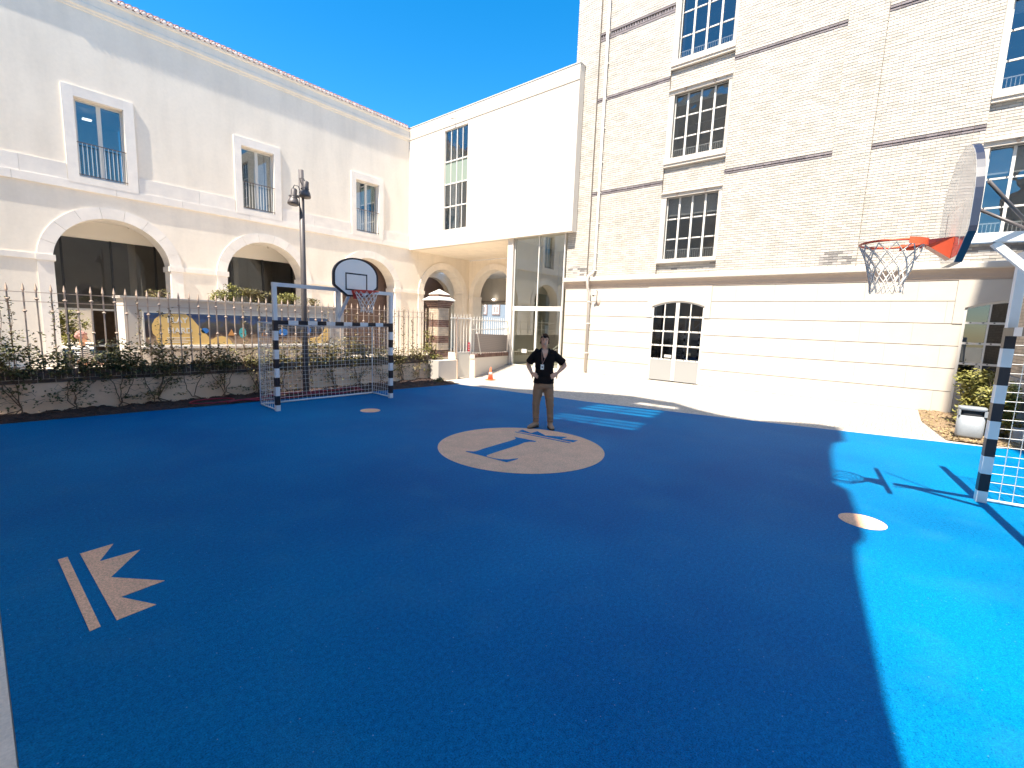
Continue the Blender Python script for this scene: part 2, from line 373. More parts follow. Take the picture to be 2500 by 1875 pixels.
# thin pale edging strip along the court
b = MB()
E0 = [(12.29,-1.42),(11.66,1.05),(11.05,3.6),(10.52,6.08),(10.2,8.6),(9.98,10.6)]
for p, q in zip(E0[:-1], E0[1:]):
    d = (Vector(q)-Vector(p)).normalized(); nn = Vector((d.y, -d.x))
    a0 = Vector(p)+nn*0.004; a1 = Vector(q)+nn*0.004
    b.add([(a0.x,a0.y,0.0),(a1.x,a1.y,0.0),(a1.x+nn.x*0.05,a1.y+nn.y*0.05,0.0),(a0.x+nn.x*0.05,a0.y+nn.y*0.05,0.0)], [(0,1,2,3)])
b.build('court_edging', M_STONE, kind='structure')
# bed of soil along the fence (uneven)
def bumpy(name, pts_fn, nx, ny, m, amp, sc=3.0, z0=0.0):
    b = MB(); vs = []
    for j in range(ny+1):
        for i in range(nx+1):
            x, y = pts_fn(i/nx, j/ny); e = min(1, j/ny*4, 99)
            z = z0+amp*noise.fractal(Vector((x*sc, y*sc, 1.7)), 0.8, 2, 5)*e
            vs.append((x, y, z+amp*0.5*e))
    fs = [(j*(nx+1)+i, j*(nx+1)+i+1, (j+1)*(nx+1)+i+1, (j+1)*(nx+1)+i) for j in range(ny) for i in range(nx)]
    b.add(vs, fs, 0, True); return b.build(name, m, kind='structure')
bumpy('soil_bed', lambda u, v: (-0.2+u*10.3, (11.37-u*0.78)*(1-v)+12.12*v), 220, 22, M_SOIL, 0.045, 5.0, 0.004)
BED = lambda u, v: ((12.47*(1-u)+17.2*u), (-0.99+0.3*min(1, u*2))*(1-v)+(-2.2)*v)
bumpy('mulch_bed', BED, 120, 40, M_MULCH, 0.03, 6.0, 0.004)

# ------------------------------------------------------------------ painted court inlays (rubber sheets 4 mm proud)
SX, SY = 2500/2212., 2500/2212.
def unproj(u, v, z=0.0):
    m = cam_matrix(radians(39.786), radians(7.616), radians(2.137), Vector((0, 0, 2.0))); d = m.to_3x3() @ Vector(((u-1250)/1112.125, -(v-937.5)/1112.125, -1))
    t = (z-2.0)/d.z; return (2.0*0+t*d.x, t*d.y)
def inlay(name, loops, z, m, label, cat='court marking', parent=None):
    me = plate(loops[0], loops[1:], 0.003, (0,0,z-0.003), mats=m, name=name)
    return me
LOGO_C = (5.69, 4.50); LOGO_R = 1.345
logo = thing('court_logo', (LOGO_C[0], LOGO_C[1], 0.0), 'large tan rubber circle with blue letter L and crown in the middle of the court', 'court marking')
circ = [(LOGO_C[0]+LOGO_R*cos(2*pi*i/72), LOGO_C[1]+LOGO_R*sin(2*pi*i/72)) for i in range(72)]
link('circle', inlay('circle', [circ], 0.004, M_TAN, ''), logo)
ring_px = lambda L, x0, y0, s: [unproj(x0+a/s, y0+c/s) for a, c in L]
Lpts = [(1012,233),(1275,285),(1262,292),(1195,290),(1130,300),(1060,330),(760,425),(690,450),(675,462),(690,472),(760,490),(850,503),(930,506),(1005,497),(1058,492),(1050,500),(990,518),(918,538),(850,520),(640,463),(500,428),(425,408),(432,405),(520,410),(560,404),(640,375),(960,282),(1010,265),(1032,252)]
M_BLUEIN = M_COURT
link('letter', inlay('letter', [ring_px(Lpts, 1050, 1020, 4.9156)], 0.008, M_COURT, ''), logo)
crown = [(1055,165),(1112,147),(1212,188),(1288,165),(1385,218),(1645,234),(1575,258),(1772,276),(1718,298)]
link('emblem_points', inlay('emblem_points', [ring_px(crown, 1050, 1020, 4.9156)], 0.008, M_COURT, ''), logo)
barp = [(1015,174),(1025,171),(1692,304),(1680,310)]
link('emblem_bar', inlay('emblem_bar', [ring_px(barp, 1050, 1020, 4.9156)], 0.008, M_COURT, ''), logo)
z5 = 5.925
crown2 = [(565,430),(1045,287),(845,542),(1432,373),(1010,770),(1788,820),(1150,1058),(1668,1165),(1095,1392)]
bar2 = [(245,515),(385,475),(865,1482),(705,1552)]
cr = thing('court_emblem', (*unproj(100+1000/z5, 1280+900/z5), 0), 'tan crown emblem with a bar on the blue court, bottom left corner', 'court marking')
link('emblem_points', inlay('emblem_points', [ring_px(crown2, 100, 1280, z5)], 0.004, M_TAN, ''), cr)
link('emblem_bar', inlay('emblem_bar', [ring_px(bar2, 100, 1280, z5)], 0.004, M_TAN, ''), cr)
for (cx, cy, r, lab) in ((5.52, 8.58, 0.21, 'small tan round spot in front of the far goal under the backboard'),
                         (6.12, 0.06, 0.215, 'small tan round spot half in sunlight beside the right goal')):
    pts = [(cx+r*cos(2*pi*i/40), cy+r*sin(2*pi*i/40)) for i in range(40)]
    link('court_spot', inlay('court_spot', [pts], 0.004, M_TAN, ''), None, label=lab, cat='court marking', group='penalty spots')
# kerb at the camera's feet
b = MB(); b.box(-0.6, -0.085, -4.2, 12.3, -0.02, 0.075); b.box(-0.085, -0.07, -4.2, 12.3, -0.02, 0.055); b.box(-0.07, -0.005, -4.2, 12.3, -0.02, 0.062)
b.build('kerb', mat('pale_kerb_stone', (0.88, 0.74, 0.60), 0.85, var=0.15, scale=4, bump=0.003, bscale=60, fine=0.08), kind='structure')

# ------------------------------------------------------------------ the tall building behind the camera (casts the big shade)
def z_far(x): return (x+0.6)/0.572
roof = [(-0.76, 0), (11.75, 0), (11.75, 9.0), (10.75, 9.6), (10.6, 15.5), (10.2, 18.4), (8.5, 18.7), (8.4, 19.4), (7.2, 19.9), (6.13, 21.2), (4.9, 22.4), (4.0, 22.9), (2.6, 22.7), (2.0, 21.8),
        (1.3, 21.2), (0.58, 21.1), (0.2, 21.6), (-0.1, 21.9), (-0.6, 22.4), (-1.08, 22.4), (-1.06, 19.8), (-0.88, 19.2), (-0.78, 17.5), (-0.72, 14.1), (-0.86, 13.7), (-0.87, 11.0), (-0.77, 10.5), (-0.73, 9.4), (-0.71, 6.4), (-0.74, 5.0)]
def back_trace(x, y):   # ground point -> (y, z) on the plane x=-0.6 along the sun's ray
    dx = x+0.6; return (y-dx*tan(SUN_AZ), dx/cos(SUN_AZ)*tan(SUN_EL))
def glint_slots(quad, nb, ng):
    # made-up slots; their sun imitates window reflections in the ground quad (four corners)
    A, B, C, D = [Vector(back_trace(*q)) for q in quad]
    out = []
    for i in range(nb):
        for j in range(ng):
            u0 = (i+0.16)/nb; u1 = (i+0.84)/nb; v0 = (j+0.03)/ng; v1 = (j+0.97)/ng
            f = lambda u, v: (A*(1-u)+B*u)*(1-v)+(D*(1-u)+C*u)*v
            out.append([tuple(f(u0, v0)), tuple(f(u1, v0)), tuple(f(u1, v1)), tuple(f(u0, v1))])
    return out
holes = glint_slots([(7.95,5.65),(8.72,5.70),(9.20,3.85),(8.30,3.70)], 3, 2)+glint_slots([(9.45,5.75),(10.45,5.75),(10.95,4.15),(9.8,4.0)], 3, 2)  # slots added to the unseen facade for patches of reflected sunlight
holes += glint_slots([(11.2,5.2),(11.85,5.1),(11.9,4.15),(11.3,4.0)], 1, 2)
tb = thing('apartment_building', (-0.6, 5.5, 0), 'tall cream building behind the camera that shades the court', 'building')
link('facade', plate(roof, holes, -0.12, (-0.6, 0, 0), mats=mat('tower_render', (0.70, 0.58, 0.46), 0.85, var=0.1, scale=0.7), name='facade', **YZ), tb)
b = MB(); b.box(-9, -0.74, -0.6, 11.4, 0, 8.5); b.box(-9, -0.74, -0.6, 10.3, 8.5, 13.5); b.build('rear_volume', M_RENDER, tb)
tb2 = thing('side_building', (3, -7.5, 0), 'tall building outside the frame at right that shades the far door', 'building')
b = MB(); b.box(2.0, 4.0, -12.0, -3.36, 0, 27.2); b.build('wall', M_RENDER, tb2)

ob_ = thing('opposite_building', (15, -16, 0), 'plain low building across the yard outside the frame', 'building')
b = MB(); b.box(-2, 40, -26, -16, 0, 10.5); b.build('wall', mat('grey_brown_render', (0.72, 0.62, 0.50), 0.85, var=0.1, scale=0.5), ob_)
bk_ = thing('backdrop_building', (-13, 25, 0), 'plain building far behind the camera mirrored in the steel windows', 'building')
b = MB(); b.box(-20, -13, 12.5, 45, 0, 25.0); b.build('wall', mat('mid_grey_render', (0.75, 0.66, 0.56), 0.85, var=0.25, scale=0.5), bk_)

# ------------------------------------------------------------------ left building with arcade (facade y = 22)
YF = 22.0
lb = thing('arcade_building', (9, YF, 0), 'cream two storey building with marble arches and tiled eaves along the left', 'building')
ARX = [3.7, 8.92, 14.15, 19.42]; RI, RO, ZS = 1.67, 2.02, 3.50
WX = [(2.90, 4.20, 3.55), (8.02, 9.34, 8.68), (13.36, 14.72, 14.04)]
WZ0, WZ1 = 6.42, 8.98
holes = [archhole(c, ZS, RI, -0.25) for c in ARX]+[rect(a, c, WZ0, WZ1) for a, c, _ in WX]
link('wall', plate(rect(-6, 21.6, -0.3, 12.36), holes, 0.75, (0, YF, 0), mats=M_RENDER, name='wall', **XZ), lb)
# marble arch surrounds in separate voussoirs
for c in ARX:
    nv = 9
    for k in range(nv):
        a0 = pi*k/nv+0.002; a1 = pi*(k+1)/nv-0.002
        loop = arc(c, ZS, RO, a0, a1, 5)+list(reversed(arc(c, ZS, RI-0.03, a0, a1, 5)))
        link('arch_stone', plate(loop, [], -0.05, (0, YF, 0), mats=M_MARBLE, name='arch_stone', **XZ), lb)
    b = MB()
    for k in range(28):
        a0 = pi*k/28; a1 = pi*(k+1)/28; r = RI-0.03
        b.add([(c+r*cos(a0), YF-0.02, ZS+r*sin(a0)), (c+r*cos(a1), YF-0.02, ZS+r*sin(a1)), (c+r*cos(a1), YF+0.77, ZS+r*sin(a1)), (c+r*cos(a0), YF+0.77, ZS+r*sin(a0))], [(0,1,2,3)], 0, True)
    b.build('arch_soffit', M_MARBLE, lb)
    for s in (-1, 1):
        b = MB(); xa, xb = sorted((c+s*(RI-0.05), c+s*RO)); b.box(xa, xb, YF-0.05, YF+0.78, -0.1, ZS-0.003); b.build('pilaster', M_MARBLE, lb)
        b = MB(); xa, xb = sorted((c+s*(RI-0.10), c+s*(RO+0.02))); b.box(xa, xb, YF-0.085, YF+0.80, ZS, ZS+0.20); b.build('impost', M_MARBLE, lb)
prev = -4
for c in ARX+[30]:
    x1 = min(c-RO-0.02, 21.55)
    if x1 > prev:
        b = MB(); b.box(prev+0.003, x1-0.003, YF-0.035, YF+0.002, ZS+0.02, ZS+0.20); b.build('impost_band', M_MARBLE, lb)
    prev = c+RO+0.02
# storey band: marble slabs between windows + moulding below
def slabs(x0, x1, z0, z1, proud, step, name):
    x = x0
    while x < x1-0.05:
        w = min(step*rnd.uniform(0.8, 1.2), x1-x)
        if x1-x-w < 0.4: w = x1-x
        b = MB(); b.box(x+0.003, x+w-0.003, YF-proud, YF+0.002, z0, z1); b.build(name, M_MARBLE, lb); x += w
slabs(-3, 16.69, 5.97, 6.235, 0.060, 2.4, 'string_stone')
prev = -3
for a, c, m in WX+[(16.69+0.30, 17, 17)]:
    slabs(prev, a-0.30, 6.24, 6.76, 0.035, 1.7, 'dado_stone'); prev = c+0.30
# cornice and eaves
b = MB()
prof = [(0.0,11.78),(0.030,11.80),(0.035,11.86),(0.075,11.90),(0.078,12.02),(0.045,12.05),(0.05,12.30),(0.095,12.34),(0.10,12.40),(0.0,12.41)]
n = len(prof)
b.add([(x, YF-p, z) for x in (-6, 16.70) for p, z in prof], [(i, i+1, i+1+n, i+n) for i in range(n-1)])
b.build('cornice', M_RENDER, lb)
b = MB(); b.add([(-6,YF-0.10,12.47),(21.6,YF-0.10,12.47),(21.6,YF+6,14.9),(-6,YF+6,14.9),(-6,YF-0.10,12.42),(21.6,YF-0.10,12.42),(21.6,YF+6,12.42),(-6,YF+6,12.42)], [(0,1,2,3),(4,7,6,5),(0,4,5,1)])
b.build('roof', M_TERRA, lb)
bt = MB(); K = 7
r0, y0, y1 = 0.075, -0.135, 0.9
pts = []
for y, z in ((y0, 0.0), (y1, 0.42)):
    for rr in (r0, r0-0.016):
        for k in range(K+1): pts.append((rr*cos(pi*k/K), y, z+rr*1.15*sin(pi*k/K)))
fs = []
for k in range(K):
    fs += [(k, k+1, 2*(K+1)+k+1, 2*(K+1)+k), ((K+1)+k, 3*(K+1)+k, 3*(K+1)+k+1, (K+1)+k+1), (k, (K+1)+k, (K+1)+k+1, k+1)]
bt.add(pts, fs, 0, True)
tile_me = bt.mesh('roof_tile', M_TERRA)
be = MB(); be.box(-0.098, -0.062, y0+0.01, 0.3, -0.05, 0.035); be.sphere((0, y0+0.02, -0.015), 0.080, 0.03, 0.085, 10, 6)
end_me = be.mesh('tile_end', M_TILEW)
x = 2.6
while x < 16.6:
    t = link('roof_tile', tile_me, lb, loc=(x, YF, 12.475)); t2 = link('tile_end', end_me, lb, loc=(x, YF, 12.475)); x += 0.198
# windows of the upper floor
def french_window(x0, x1, xc, open_left=True, lamp=False):
    for xa, xb, z0, z1 in ((xc-0.94, x0, 6.20, WZ1+0.33), (x1, xc+0.94, 6.20, WZ1+0.33), (x0, x1, WZ1, WZ1+0.33), (x0, x1, 6.20, WZ0)):
        b = MB(); b.box(xa, xb, YF-0.065, YF+0.002, z0, z1)
        b.build('window_surround', M_MARBLE, lb)
    b = MB()
    for r_ in ((x0-0.001, x0+0.02, WZ0, WZ1), (x1-0.02, x1+0.001, WZ0, WZ1), (x0, x1, WZ1-0.02, WZ1+0.001), (x0, x1, WZ0-0.001, WZ0+0.02)):
        b.box(r_[0], r_[1], YF-0.001, YF+0.30, r_[2], r_[3])
    b.build('window_reveal', M_MARBLE, lb)
    w = link('window', None, lb); w.empty_display_size = 0.1
    b = MB(); y = YF+0.16; f = 0.055; zc = 0
    xm = (x0+x1)/2
    for xa, xb, z0, z1 in ((x0+0.02, x0+0.02+f, WZ0+0.02, WZ1-0.02), (x1-0.02-f, x1-0.02, WZ0+0.02, WZ1-0.02), (x0+0.02+f, x1-0.02-f, WZ1-0.08, WZ1-0.02),
                           (x0+0.02+f, x1-0.02-f, WZ0+0.02, WZ0+0.09), (xm-0.06, xm+0.06, WZ0+0.09, WZ1-0.08)):
        b.box(xa, xb, y, y+0.05, z0, z1)
    b.build('window_frame', M_FRAMEG, w)
    g = glass('facade_glass', (0.16, 0.17, 0.18), 2.6)
    for xa, xb in ((x0+0.075, xm-0.06), (xm+0.06, x1-0.075)):
        b = MB(); b.box(xa, xb, y+0.02, y+0.026, WZ0+0.09, WZ1-0.08); b.build('pane', g, w)
    rl = link('balcony_rail', None, lb)
    b = MB(); b.beam((x0-0.06, YF-0.04, 7.54), (x1+0.06, YF-0.04, 7.54), 0.035, 0.02); b.build('handrail', M_BROWN, rl)
    b = MB(); b.beam((x0, YF-0.04, 6.50), (x1, YF-0.04, 6.50), 0.02, 0.02); b.build('bottom_rail', M_BROWN, rl)
    nb = 11
    for i in range(nb+1):
        xx = x0+0.03+(x1-x0-0.06)*i/nb; b = MB(); b.beam((xx, YF-0.04, 6.51), (xx, YF-0.04, 7.53), 0.014); b.build('baluster', M_FRAME, rl)
    # room
    b = MB(); b.box(x0-0.4, x1+0.4, YF+3.2, YF+3.25, 6.0, 9.3); b.box(x0-0.4, x1+0.4, YF+0.76, YF+3.2, 9.1, 9.15); b.build('room', M_ROOM, lb)
for a, c, m in WX: french_window(a, c, m)
# a lit ceiling panel seen in the first window
b = MB(); b.box(3.30, 3.55, YF+1.35, YF+1.55, 8.75, 8.78)
ml = bpy.data.materials.new('lit_panel'); ml.use_nodes = True; ml.node_tree.nodes['Principled BSDF'].inputs['Emission Color'].default_value = (1, 0.95, 0.85, 1); ml.node_tree.nodes['Principled BSDF'].inputs['Emission Strength'].default_value = 4
b.build('ceiling_lamp', ml, lb)
# arcade interior: flat soffit, bulkhead, glazing, dark rooms
b = MB(); b.box(-6, 21.55, YF+0.76, YF+7.5, 5.28, 5.33); b.build('arcade_ceiling', mat('bright_ceiling', (0.92, 0.87, 0.80), 0.9), lb)
b = MB(); b.box(-1, 12.0, YF+2.3, YF+2.42, 4.62, 5.28); b.build('bulkhead', MATS['bright_ceiling'], lb)
yg = YF+2.34
gz = link('shop_glazing', None, lb)
gm = glass('shop_glass', (0.55, 0.55, 0.55), 1.7)
XM = [-0.33, 1.10, 2.52, 3.95, 5.37, 6.80, 8.22, 9.65, 11.07, 12.0]
for i, xx in enumerate(XM):
    b = MB(); b.box(xx-0.035, xx+0.035, yg-0.03, yg+0.05, 0, 4.62); b.build('mullion', M_BLACK, gz)
for xa, xb in zip(XM[:-1], XM[1:]):
    b = MB(); b.box(xa+0.035, xb-0.035, yg+0.005, yg+0.015, 1.95, 4.60); b.build('pane', gm, gz)
    b = MB(); b.box(xa+0.035, xb-0.035, yg-0.02, yg+0.04, 1.88, 1.95); b.build('transom', M_FRAMEG, gz)
b = MB(); b.box(-6, 12.2, YF+7.0, YF+7.2, 1.95, 5.28); b.box(-6, 2.6, YF+7.0, YF+7.2, 0, 1.95); b.box(3.85, 12.2, YF+7.0, YF+7.2, 0, 1.95); b.box(12.05, 12.2, YF+0.76, YF+7, 0, 5.28)
b.build('room_wall', M_ROOM, lb)
b = MB(); b.box(3.9, 5.6, YF+6.9, YF+6.99, 0, 1.95); b.build('timber_panel', mat('brown_timber', (0.20, 0.12, 0.07), 0.7, var=0.4, scale=6), lb)
for cx in (4.95, 9.1):
    b = MB(); b.tube([(cx, YF+4.2, 0), (cx, YF+4.2, 5.28)], 0.13, 14); b.build('inner_column', M_WHITE, lb)
# brown slatted shutter in the third arch
sh = link('shutter', None, lb)
b = MB()
for i in range(72): z = 0.02+i*0.073; b.box(12.3, 16.1, YF+1.0, YF+1.05, z, z+0.058)
b.box(12.3, 16.1, YF+1.04, YF+1.08, 0, 5.28, 1)
b.build('slats', [mat('brown_slat', (0.165, 0.105, 0.085), 0.7, var=0.2, scale=9), M_BROWN], sh, kind='stuff')
b = MB(); b.box(16.1, 16.3, YF+0.76, YF+4, 0, 5.28); b.box(12.2, 12.3, YF+0.76, YF+4, 0, 5.28); b.build('inner_wall', M_RENDER, lb)
# vaulted passage seen through the fourth arch
b = MB(); b.box(16.3, 26.2, YF+4.6, YF+4.8, 0, 5.28); b.build('passage_wall', mat('passage_brown', (0.33, 0.22, 0.18), 0.9, var=0.2, scale=1), lb)
loop = rect(16.3, 23.9, 0, 5.28)
link('inner_arch', plate(rect(16.3, 25.2, -0.1, 5.28), [archhole(21.0, 3.2, 1.75, 0.02)], 0.4, (0, YF+3.0, 0), mats=M_RENDER, name='inner_arch', **XZ), lb)
loop = arc(21.0, 3.2, 2.05, 0, pi, 24)+list(reversed(arc(21.0, 3.2, 1.74, 0, pi, 24)))
link('inner_arch_trim', plate(loop, [], -0.04, (0, YF+3.0, 0), mats=M_MARBLE, name='inner_arch_trim', **XZ), lb)
for xx in (4.41, 9.6):
    b = MB(); b.tube([(xx, YF+1.5, 5.28), (xx, YF+1.5, 5.20)], 0.012, 6); b.sphere((xx, YF+1.5, 5.16), 0.05, 0.05, 0.065, 10, 8); b.build('ceiling_bulb', M_WHITE, lb)
# return wall (plane x=21.6) with the fifth arch
XR = 21.6; C5 = 19.80
link('return_wall', plate(rect(14.0, YF, -0.3, 5.92), [archhole(C5, ZS, 1.80, -0.25)], 0.7, (XR, 0, 0), mats=M_RENDER, name='return_wall', **YZ), lb)
for k in range(9):
    a0 = pi*k/9+0.002; a1 = pi*(k+1)/9-0.002
    loop = arc(C5, ZS, 2.14, a0, a1, 5)+list(reversed(arc(C5, ZS, 1.77, a0, a1, 5)))
    link('arch_stone', plate(loop, [], -0.05, (XR, 0, 0), mats=M_MARBLE, name='arch_stone', **YZ), lb)
b = MB(); b.box(XR-0.05, XR+0.75, C5+1.76, C5+2.14, -0.1, ZS-0.003); b.build('pilaster', M_MARBLE, lb)
b = MB(); b.box(XR-0.085, XR+0.77, C5+1.72, C5+2.16, ZS, ZS+0.12); b.build('impost', M_MARBLE, lb)
b = MB(); b.box(XR+0.7, 26.5, 13.5, 29, 5.28, 5.33); b.build('passage_ceiling', MATS['bright_ceiling'], lb)
link('passage_end_wall', plate(rect(13.5, 29.5, -0.1, 5.28), [rect(17.0, 25.2, 0.0, 3.35)], 0.25, (26.2, 0, 0), mats=M_RENDER, name='passage_end_wall', **YZ), lb)
b = MB(); b.box(26.0, 26.19, 16.9, 26.2, 3.50, 3.62); b.build('ledge', M_CORN, lb)
b = MB(); b.sphere((25.95, 23.75, 3.72), 0.06, 0.16, 0.035, 10, 6); b.build('wall_lamp', ml, lb)
# far pale blue house through the passage
fh = thing('far_house', (36, 32, 0), 'pale blue house with two small white windows seen through the passage arch', 'house')
b = MB(); b.box(36, 44, 22, 44, 0, 9); b.build('wall', mat('pale_blue_render', (0.20, 0.25, 0.31), 0.85, var=0.08, scale=1), fh)
for yc in (34.3, 32.5):
    w = link('window', None, fh)
    b = MB(); b.box(35.93, 36.0, yc-0.55, yc+0.55, 2.75, 3.95); b.build('window_surround', mat('mauve_stone', (0.22, 0.17, 0.17), 0.8), w)
    b = MB(); b.box(35.90, 35.93, yc-0.42, yc+0.42, 2.88, 3.82); b.build('window_frame', M_FRAME, w)
    for dy in (-0.2, 0.2):
        b = MB(); b.box(35.885, 35.90, yc+dy-0.12, yc+dy+0.12, 3.05, 3.65); b.build('pane', mat('dark_pane', (0.25, 0.22, 0.22), 0.2), w)
# sunlit wall + plants seen through the opening at the back of the first arch
gw = thing('garden_wall', (3.0, 36, 0), 'sunlit cream garden wall seen through the first arch', 'wall')
b = MB(); b.box(-3, 10, 36, 36.3, 0, 2.6); b.build('wall', M_WHITE, gw)

# ------------------------------------------------------------------ white block (plane x=16.7)
XB = 16.7
wb = thing('white_block', (XB, 16.5, 0), 'plain white modern block bridging the two buildings above the entrance', 'building')
BW = (17.33, 19.04, 6.73, 11.68)
link('wall', plate(rect(10.95, YF, 5.93, 11.80), [rect(*BW)], 0.35, (XB, 0, 0), mats=M_WHITE, name='wall', **YZ), wb)
b = MB(); b.box(XB-0.0, XB+0.35, 10.95, YF, 11.86, 12.46); b.box(XB+0.03, XB+0.35, 10.95, YF, 11.80, 11.86); b.build('parapet', M_WHITE, wb)
b = MB(); b.box(XB-0.02, XB+0.4, 10.93, YF, 12.46, 12.50); b.build('coping', M_FRAMEG, wb)
b = MB(); b.box(XB+0.35, 21.6, 11.5, YF, 5.93, 6.05); b.build('soffit', M_RENDER, wb)
b = MB(); b.box(XB+0.35, 21.6, 10.95, YF+3, 11.8, 11.9); b.build('roof', M_WHITE, wb)
b = MB(); b.box(XB+2.0, XB+2.1, 16.5, 20, 6.05, 11.8); b.build('room_wall', M_ROOM, wb)
w = link('window', None, wb)
ys = [17.33, 17.75, 18.17, 18.60, 19.04]; zs = [6.73, 7.90, 9.03, 10.15, 11.68]
b = MB()
for y in ys: b.box(XB+0.06, XB+0.13, y-(0.022 if y not in (18.17,) else 0.03), y+0.022, 6.73, 11.68)
b.build('mullion_bars', M_FRAMEG, w)
b = MB()
for z in zs: b.box(XB+0.045, XB+0.10, 17.33, 19.04, z-0.03, z+0.03)
b.build('transom_bars', M_FRAME, w)
gb = glass('block_glass', (0.35, 0.38, 0.40), 2.4, wav=0.02); gp = mat('pale_green_panel', (0.25, 0.305, 0.255), 0.3)
for i in range(4):
    for j in range(4):
        b = MB(); b.box(XB+0.09, XB+0.096, ys[i]+0.022, ys[i+1]-0.022, zs[j]+0.03, zs[j+1]-0.03); b.build('pane', gp if j == 2 else gb, w)
# entrance glazing and column
b = MB(); b.box(16.86, 17.2, 14.27, 14.62, 0, 5.93); b.build('column', M_WHITE, wb)
eg = link('entrance_glazing', None, wb); XG = 17.0
b = MB()
for y, w_ in ((14.23, 0.04), (12.83, 0.045), (11.45, 0.04)): b.box(XG-0.03, XG+0.05, y-w_/2, y+w_/2, 2.80, 5.93)
b.build('upper_mullion', M_FRAME, eg)
b = MB(); b.box(XG-0.04, XG+0.06, 11.43, 14.26, 2.60, 2.80); b.build('transom', M_FRAME, eg)
b = MB()
for y, w_ in ((14.20, 0.09), (12.83, 0.10), (11.47, 0.07)): b.box(XG-0.04, XG+0.06, y-w_/2, y+w_/2, 0.0, 2.60)
b.box(XG-0.035, XG+0.055, 11.5, 14.16, 0.0, 0.035); b.build('door_frame', M_FRAME, eg)
ge = glass('entrance_glass', (0.66, 0.70, 0.64), 3.4)
for ya, yb, z0, z1 in ((12.85, 14.21, 2.8, 5.92), (11.47, 12.81, 2.8, 5.92), (12.88, 14.16, 0.035, 2.6), (11.50, 12.78, 0.035, 2.6)):
    b = MB(); b.box(XG, XG+0.008, ya, yb, z0, z1); b.build('pane', ge, eg)
b = MB(); b.box(XG-0.055, XG-0.04, 13.3, 13.6, 0.62, 0.80); b.build('notice', M_FRAME, eg)
b = MB(); b.beam((XG+0.3, 12.9, 0.68), (XG+0.3, 14.1, 0.72), 0.03); b.build('handrail', M_FRAME, eg)
b = MB(); b.beam((XG+0.3, 11.6, 1.2), (XG+0.3, 12.2, 0.75), 0.04); b.build('handrail', M_FRAME, eg)
M_LOB = mat('lobby_wall', (0.55, 0.52, 0.44), 0.8, var=0.1, scale=1)
b = MB(); b.box(21.0, 21.1, 11.0, 14.5, 0, 5.93); b.box(17.2, 21.1, 14.5, 14.6, 0, 5.93); b.build('lobby_wall', M_LOB, wb)

# ------------------------------------------------------------------ brick building (facade x = 17.2)
XP = 17.2; TOP = 16.2
bb = thing('brick_building', (XP, 4, 0), 'tall cream painted brick building with white steel windows on the right', 'building')
pier, panel, bay, pil = XP-0.10, XP, XP+0.08, XP-0.045
# (y0, y1, z0, z1, x)
fields = [(10.35, 11.40, 4.04, TOP, pier), (7.36, 10.35, 4.04, TOP, panel), (5.18, 7.36, 4.04, TOP, bay), (2.11, 5.18, 4.04, TOP, panel),
          (1.18, 2.11, 4.04, TOP, pil), (-1.15, 1.18, 4.04, TOP, panel), (-3.35, -1.15, 4.04, TOP, bay)]
def wz(k, right):
    return [(4.60, 6.84), (8.21, 10.42), (11.57, 15.3)][k] if not right else [(4.68, 6.90), (8.25, 10.42), (11.6, 15.3)][k]
bh = []   # openings incl. stone sills and lintels
for (ya, yb, right) in ((5.18, 7.36, False), (-3.35, -1.15, True)):
    for k in range(3):
        z0, z1 = wz(k, right); bh.append((ya, yb, z0-(0.17 if k == 0 else 0.28), z1+0.16))
ledges = [(7.36, 10.35, z0, z1) for z0, z1 in ((7.33, 7.47), (10.94, 11.08), (13.22, 13.50))]+[(y0, y1, z0, z1) for y0, y1 in ((2.11, 5.18), (-1.15, 1.18)) for z0, z1 in ((7.33, 7.47), (10.94, 11.08))]
bricks = []
CH, BL = 0.0785, 0.232
for (y0, y1, z0, z1, x) in fields:
    k = 0; z = z0
    while z < z1-0.02:
        y = y0-(BL/2 if k % 2 else 0)
        while y < y1-0.004:
            a = max(y, y0); c = min(y+BL, y1); zm = z+CH/2
            segs = [(a, c)]
            for (ha, hb, hz0, hz1) in bh+ledges:
                if zm > hz0 and zm < hz1 and c > ha and a < hb:
                    segs = []
            for (a, c) in segs:
                if c-a > 0.02: bricks.append((a, c, z, x))
            y += BL
        z += CH; k += 1
def patch(y, z):
    if 1.2 < y < 2.1 and 4.08 < z < 4.52: return rnd.random() < 0.8
    if 10.4 < y < 11.3 and 4.1 < z < 4.45: return rnd.random() < 0.16
    if -2.6 < y < -1.2 and 4.1 < z < 4.5: return rnd.random() < 0.5
    if 5.2 < y < 7.3 and 4.15 < z < 4.42: return rnd.random() < 0.18
    return False
brk = MB()
def brick_into(mb, a, c, z, x, g=0.003, h=CH-0.013, p=None):
    p = 0.012+rnd.uniform(0, 0.006) if p is None else p
    za = z+0.0065+rnd.uniform(-0.001, 0.001); zb = za+h; mi = 1 if patch((a+c)/2, z) else 0
    vs = [(x-p,a+g,za),(x-p,c-g,za),(x-p,c-g,zb),(x-p,a+g,zb),(x,a+g,za),(x,c-g,za),(x,c-g,zb),(x,a+g,zb)]
    mb.add(vs, [(0,3,2,1),(0,1,5,4),(1,2,6,5),(2,3,7,6),(3,0,4,7)], mi)
full = [t for t in bricks if abs(t[1]-t[0]-BL) < 1e-4]
def vis(t):
    y = (t[0]+t[1])/2; z = t[2]
    return -1.9 < y < 11 and z < 9 and not patch(y, z)
near = sorted([t for t in full if vis(t)], key=lambda t: (t[0]**2+(t[2]-2)**2*1.0))[:300]
nearset = set(id(t) for t in near)
one = MB(); one.box(-0.012, 0.004, 0.003, BL-0.003, 0.0065, CH-0.0065); one_me = one.mesh('brick', M_BRICKW)
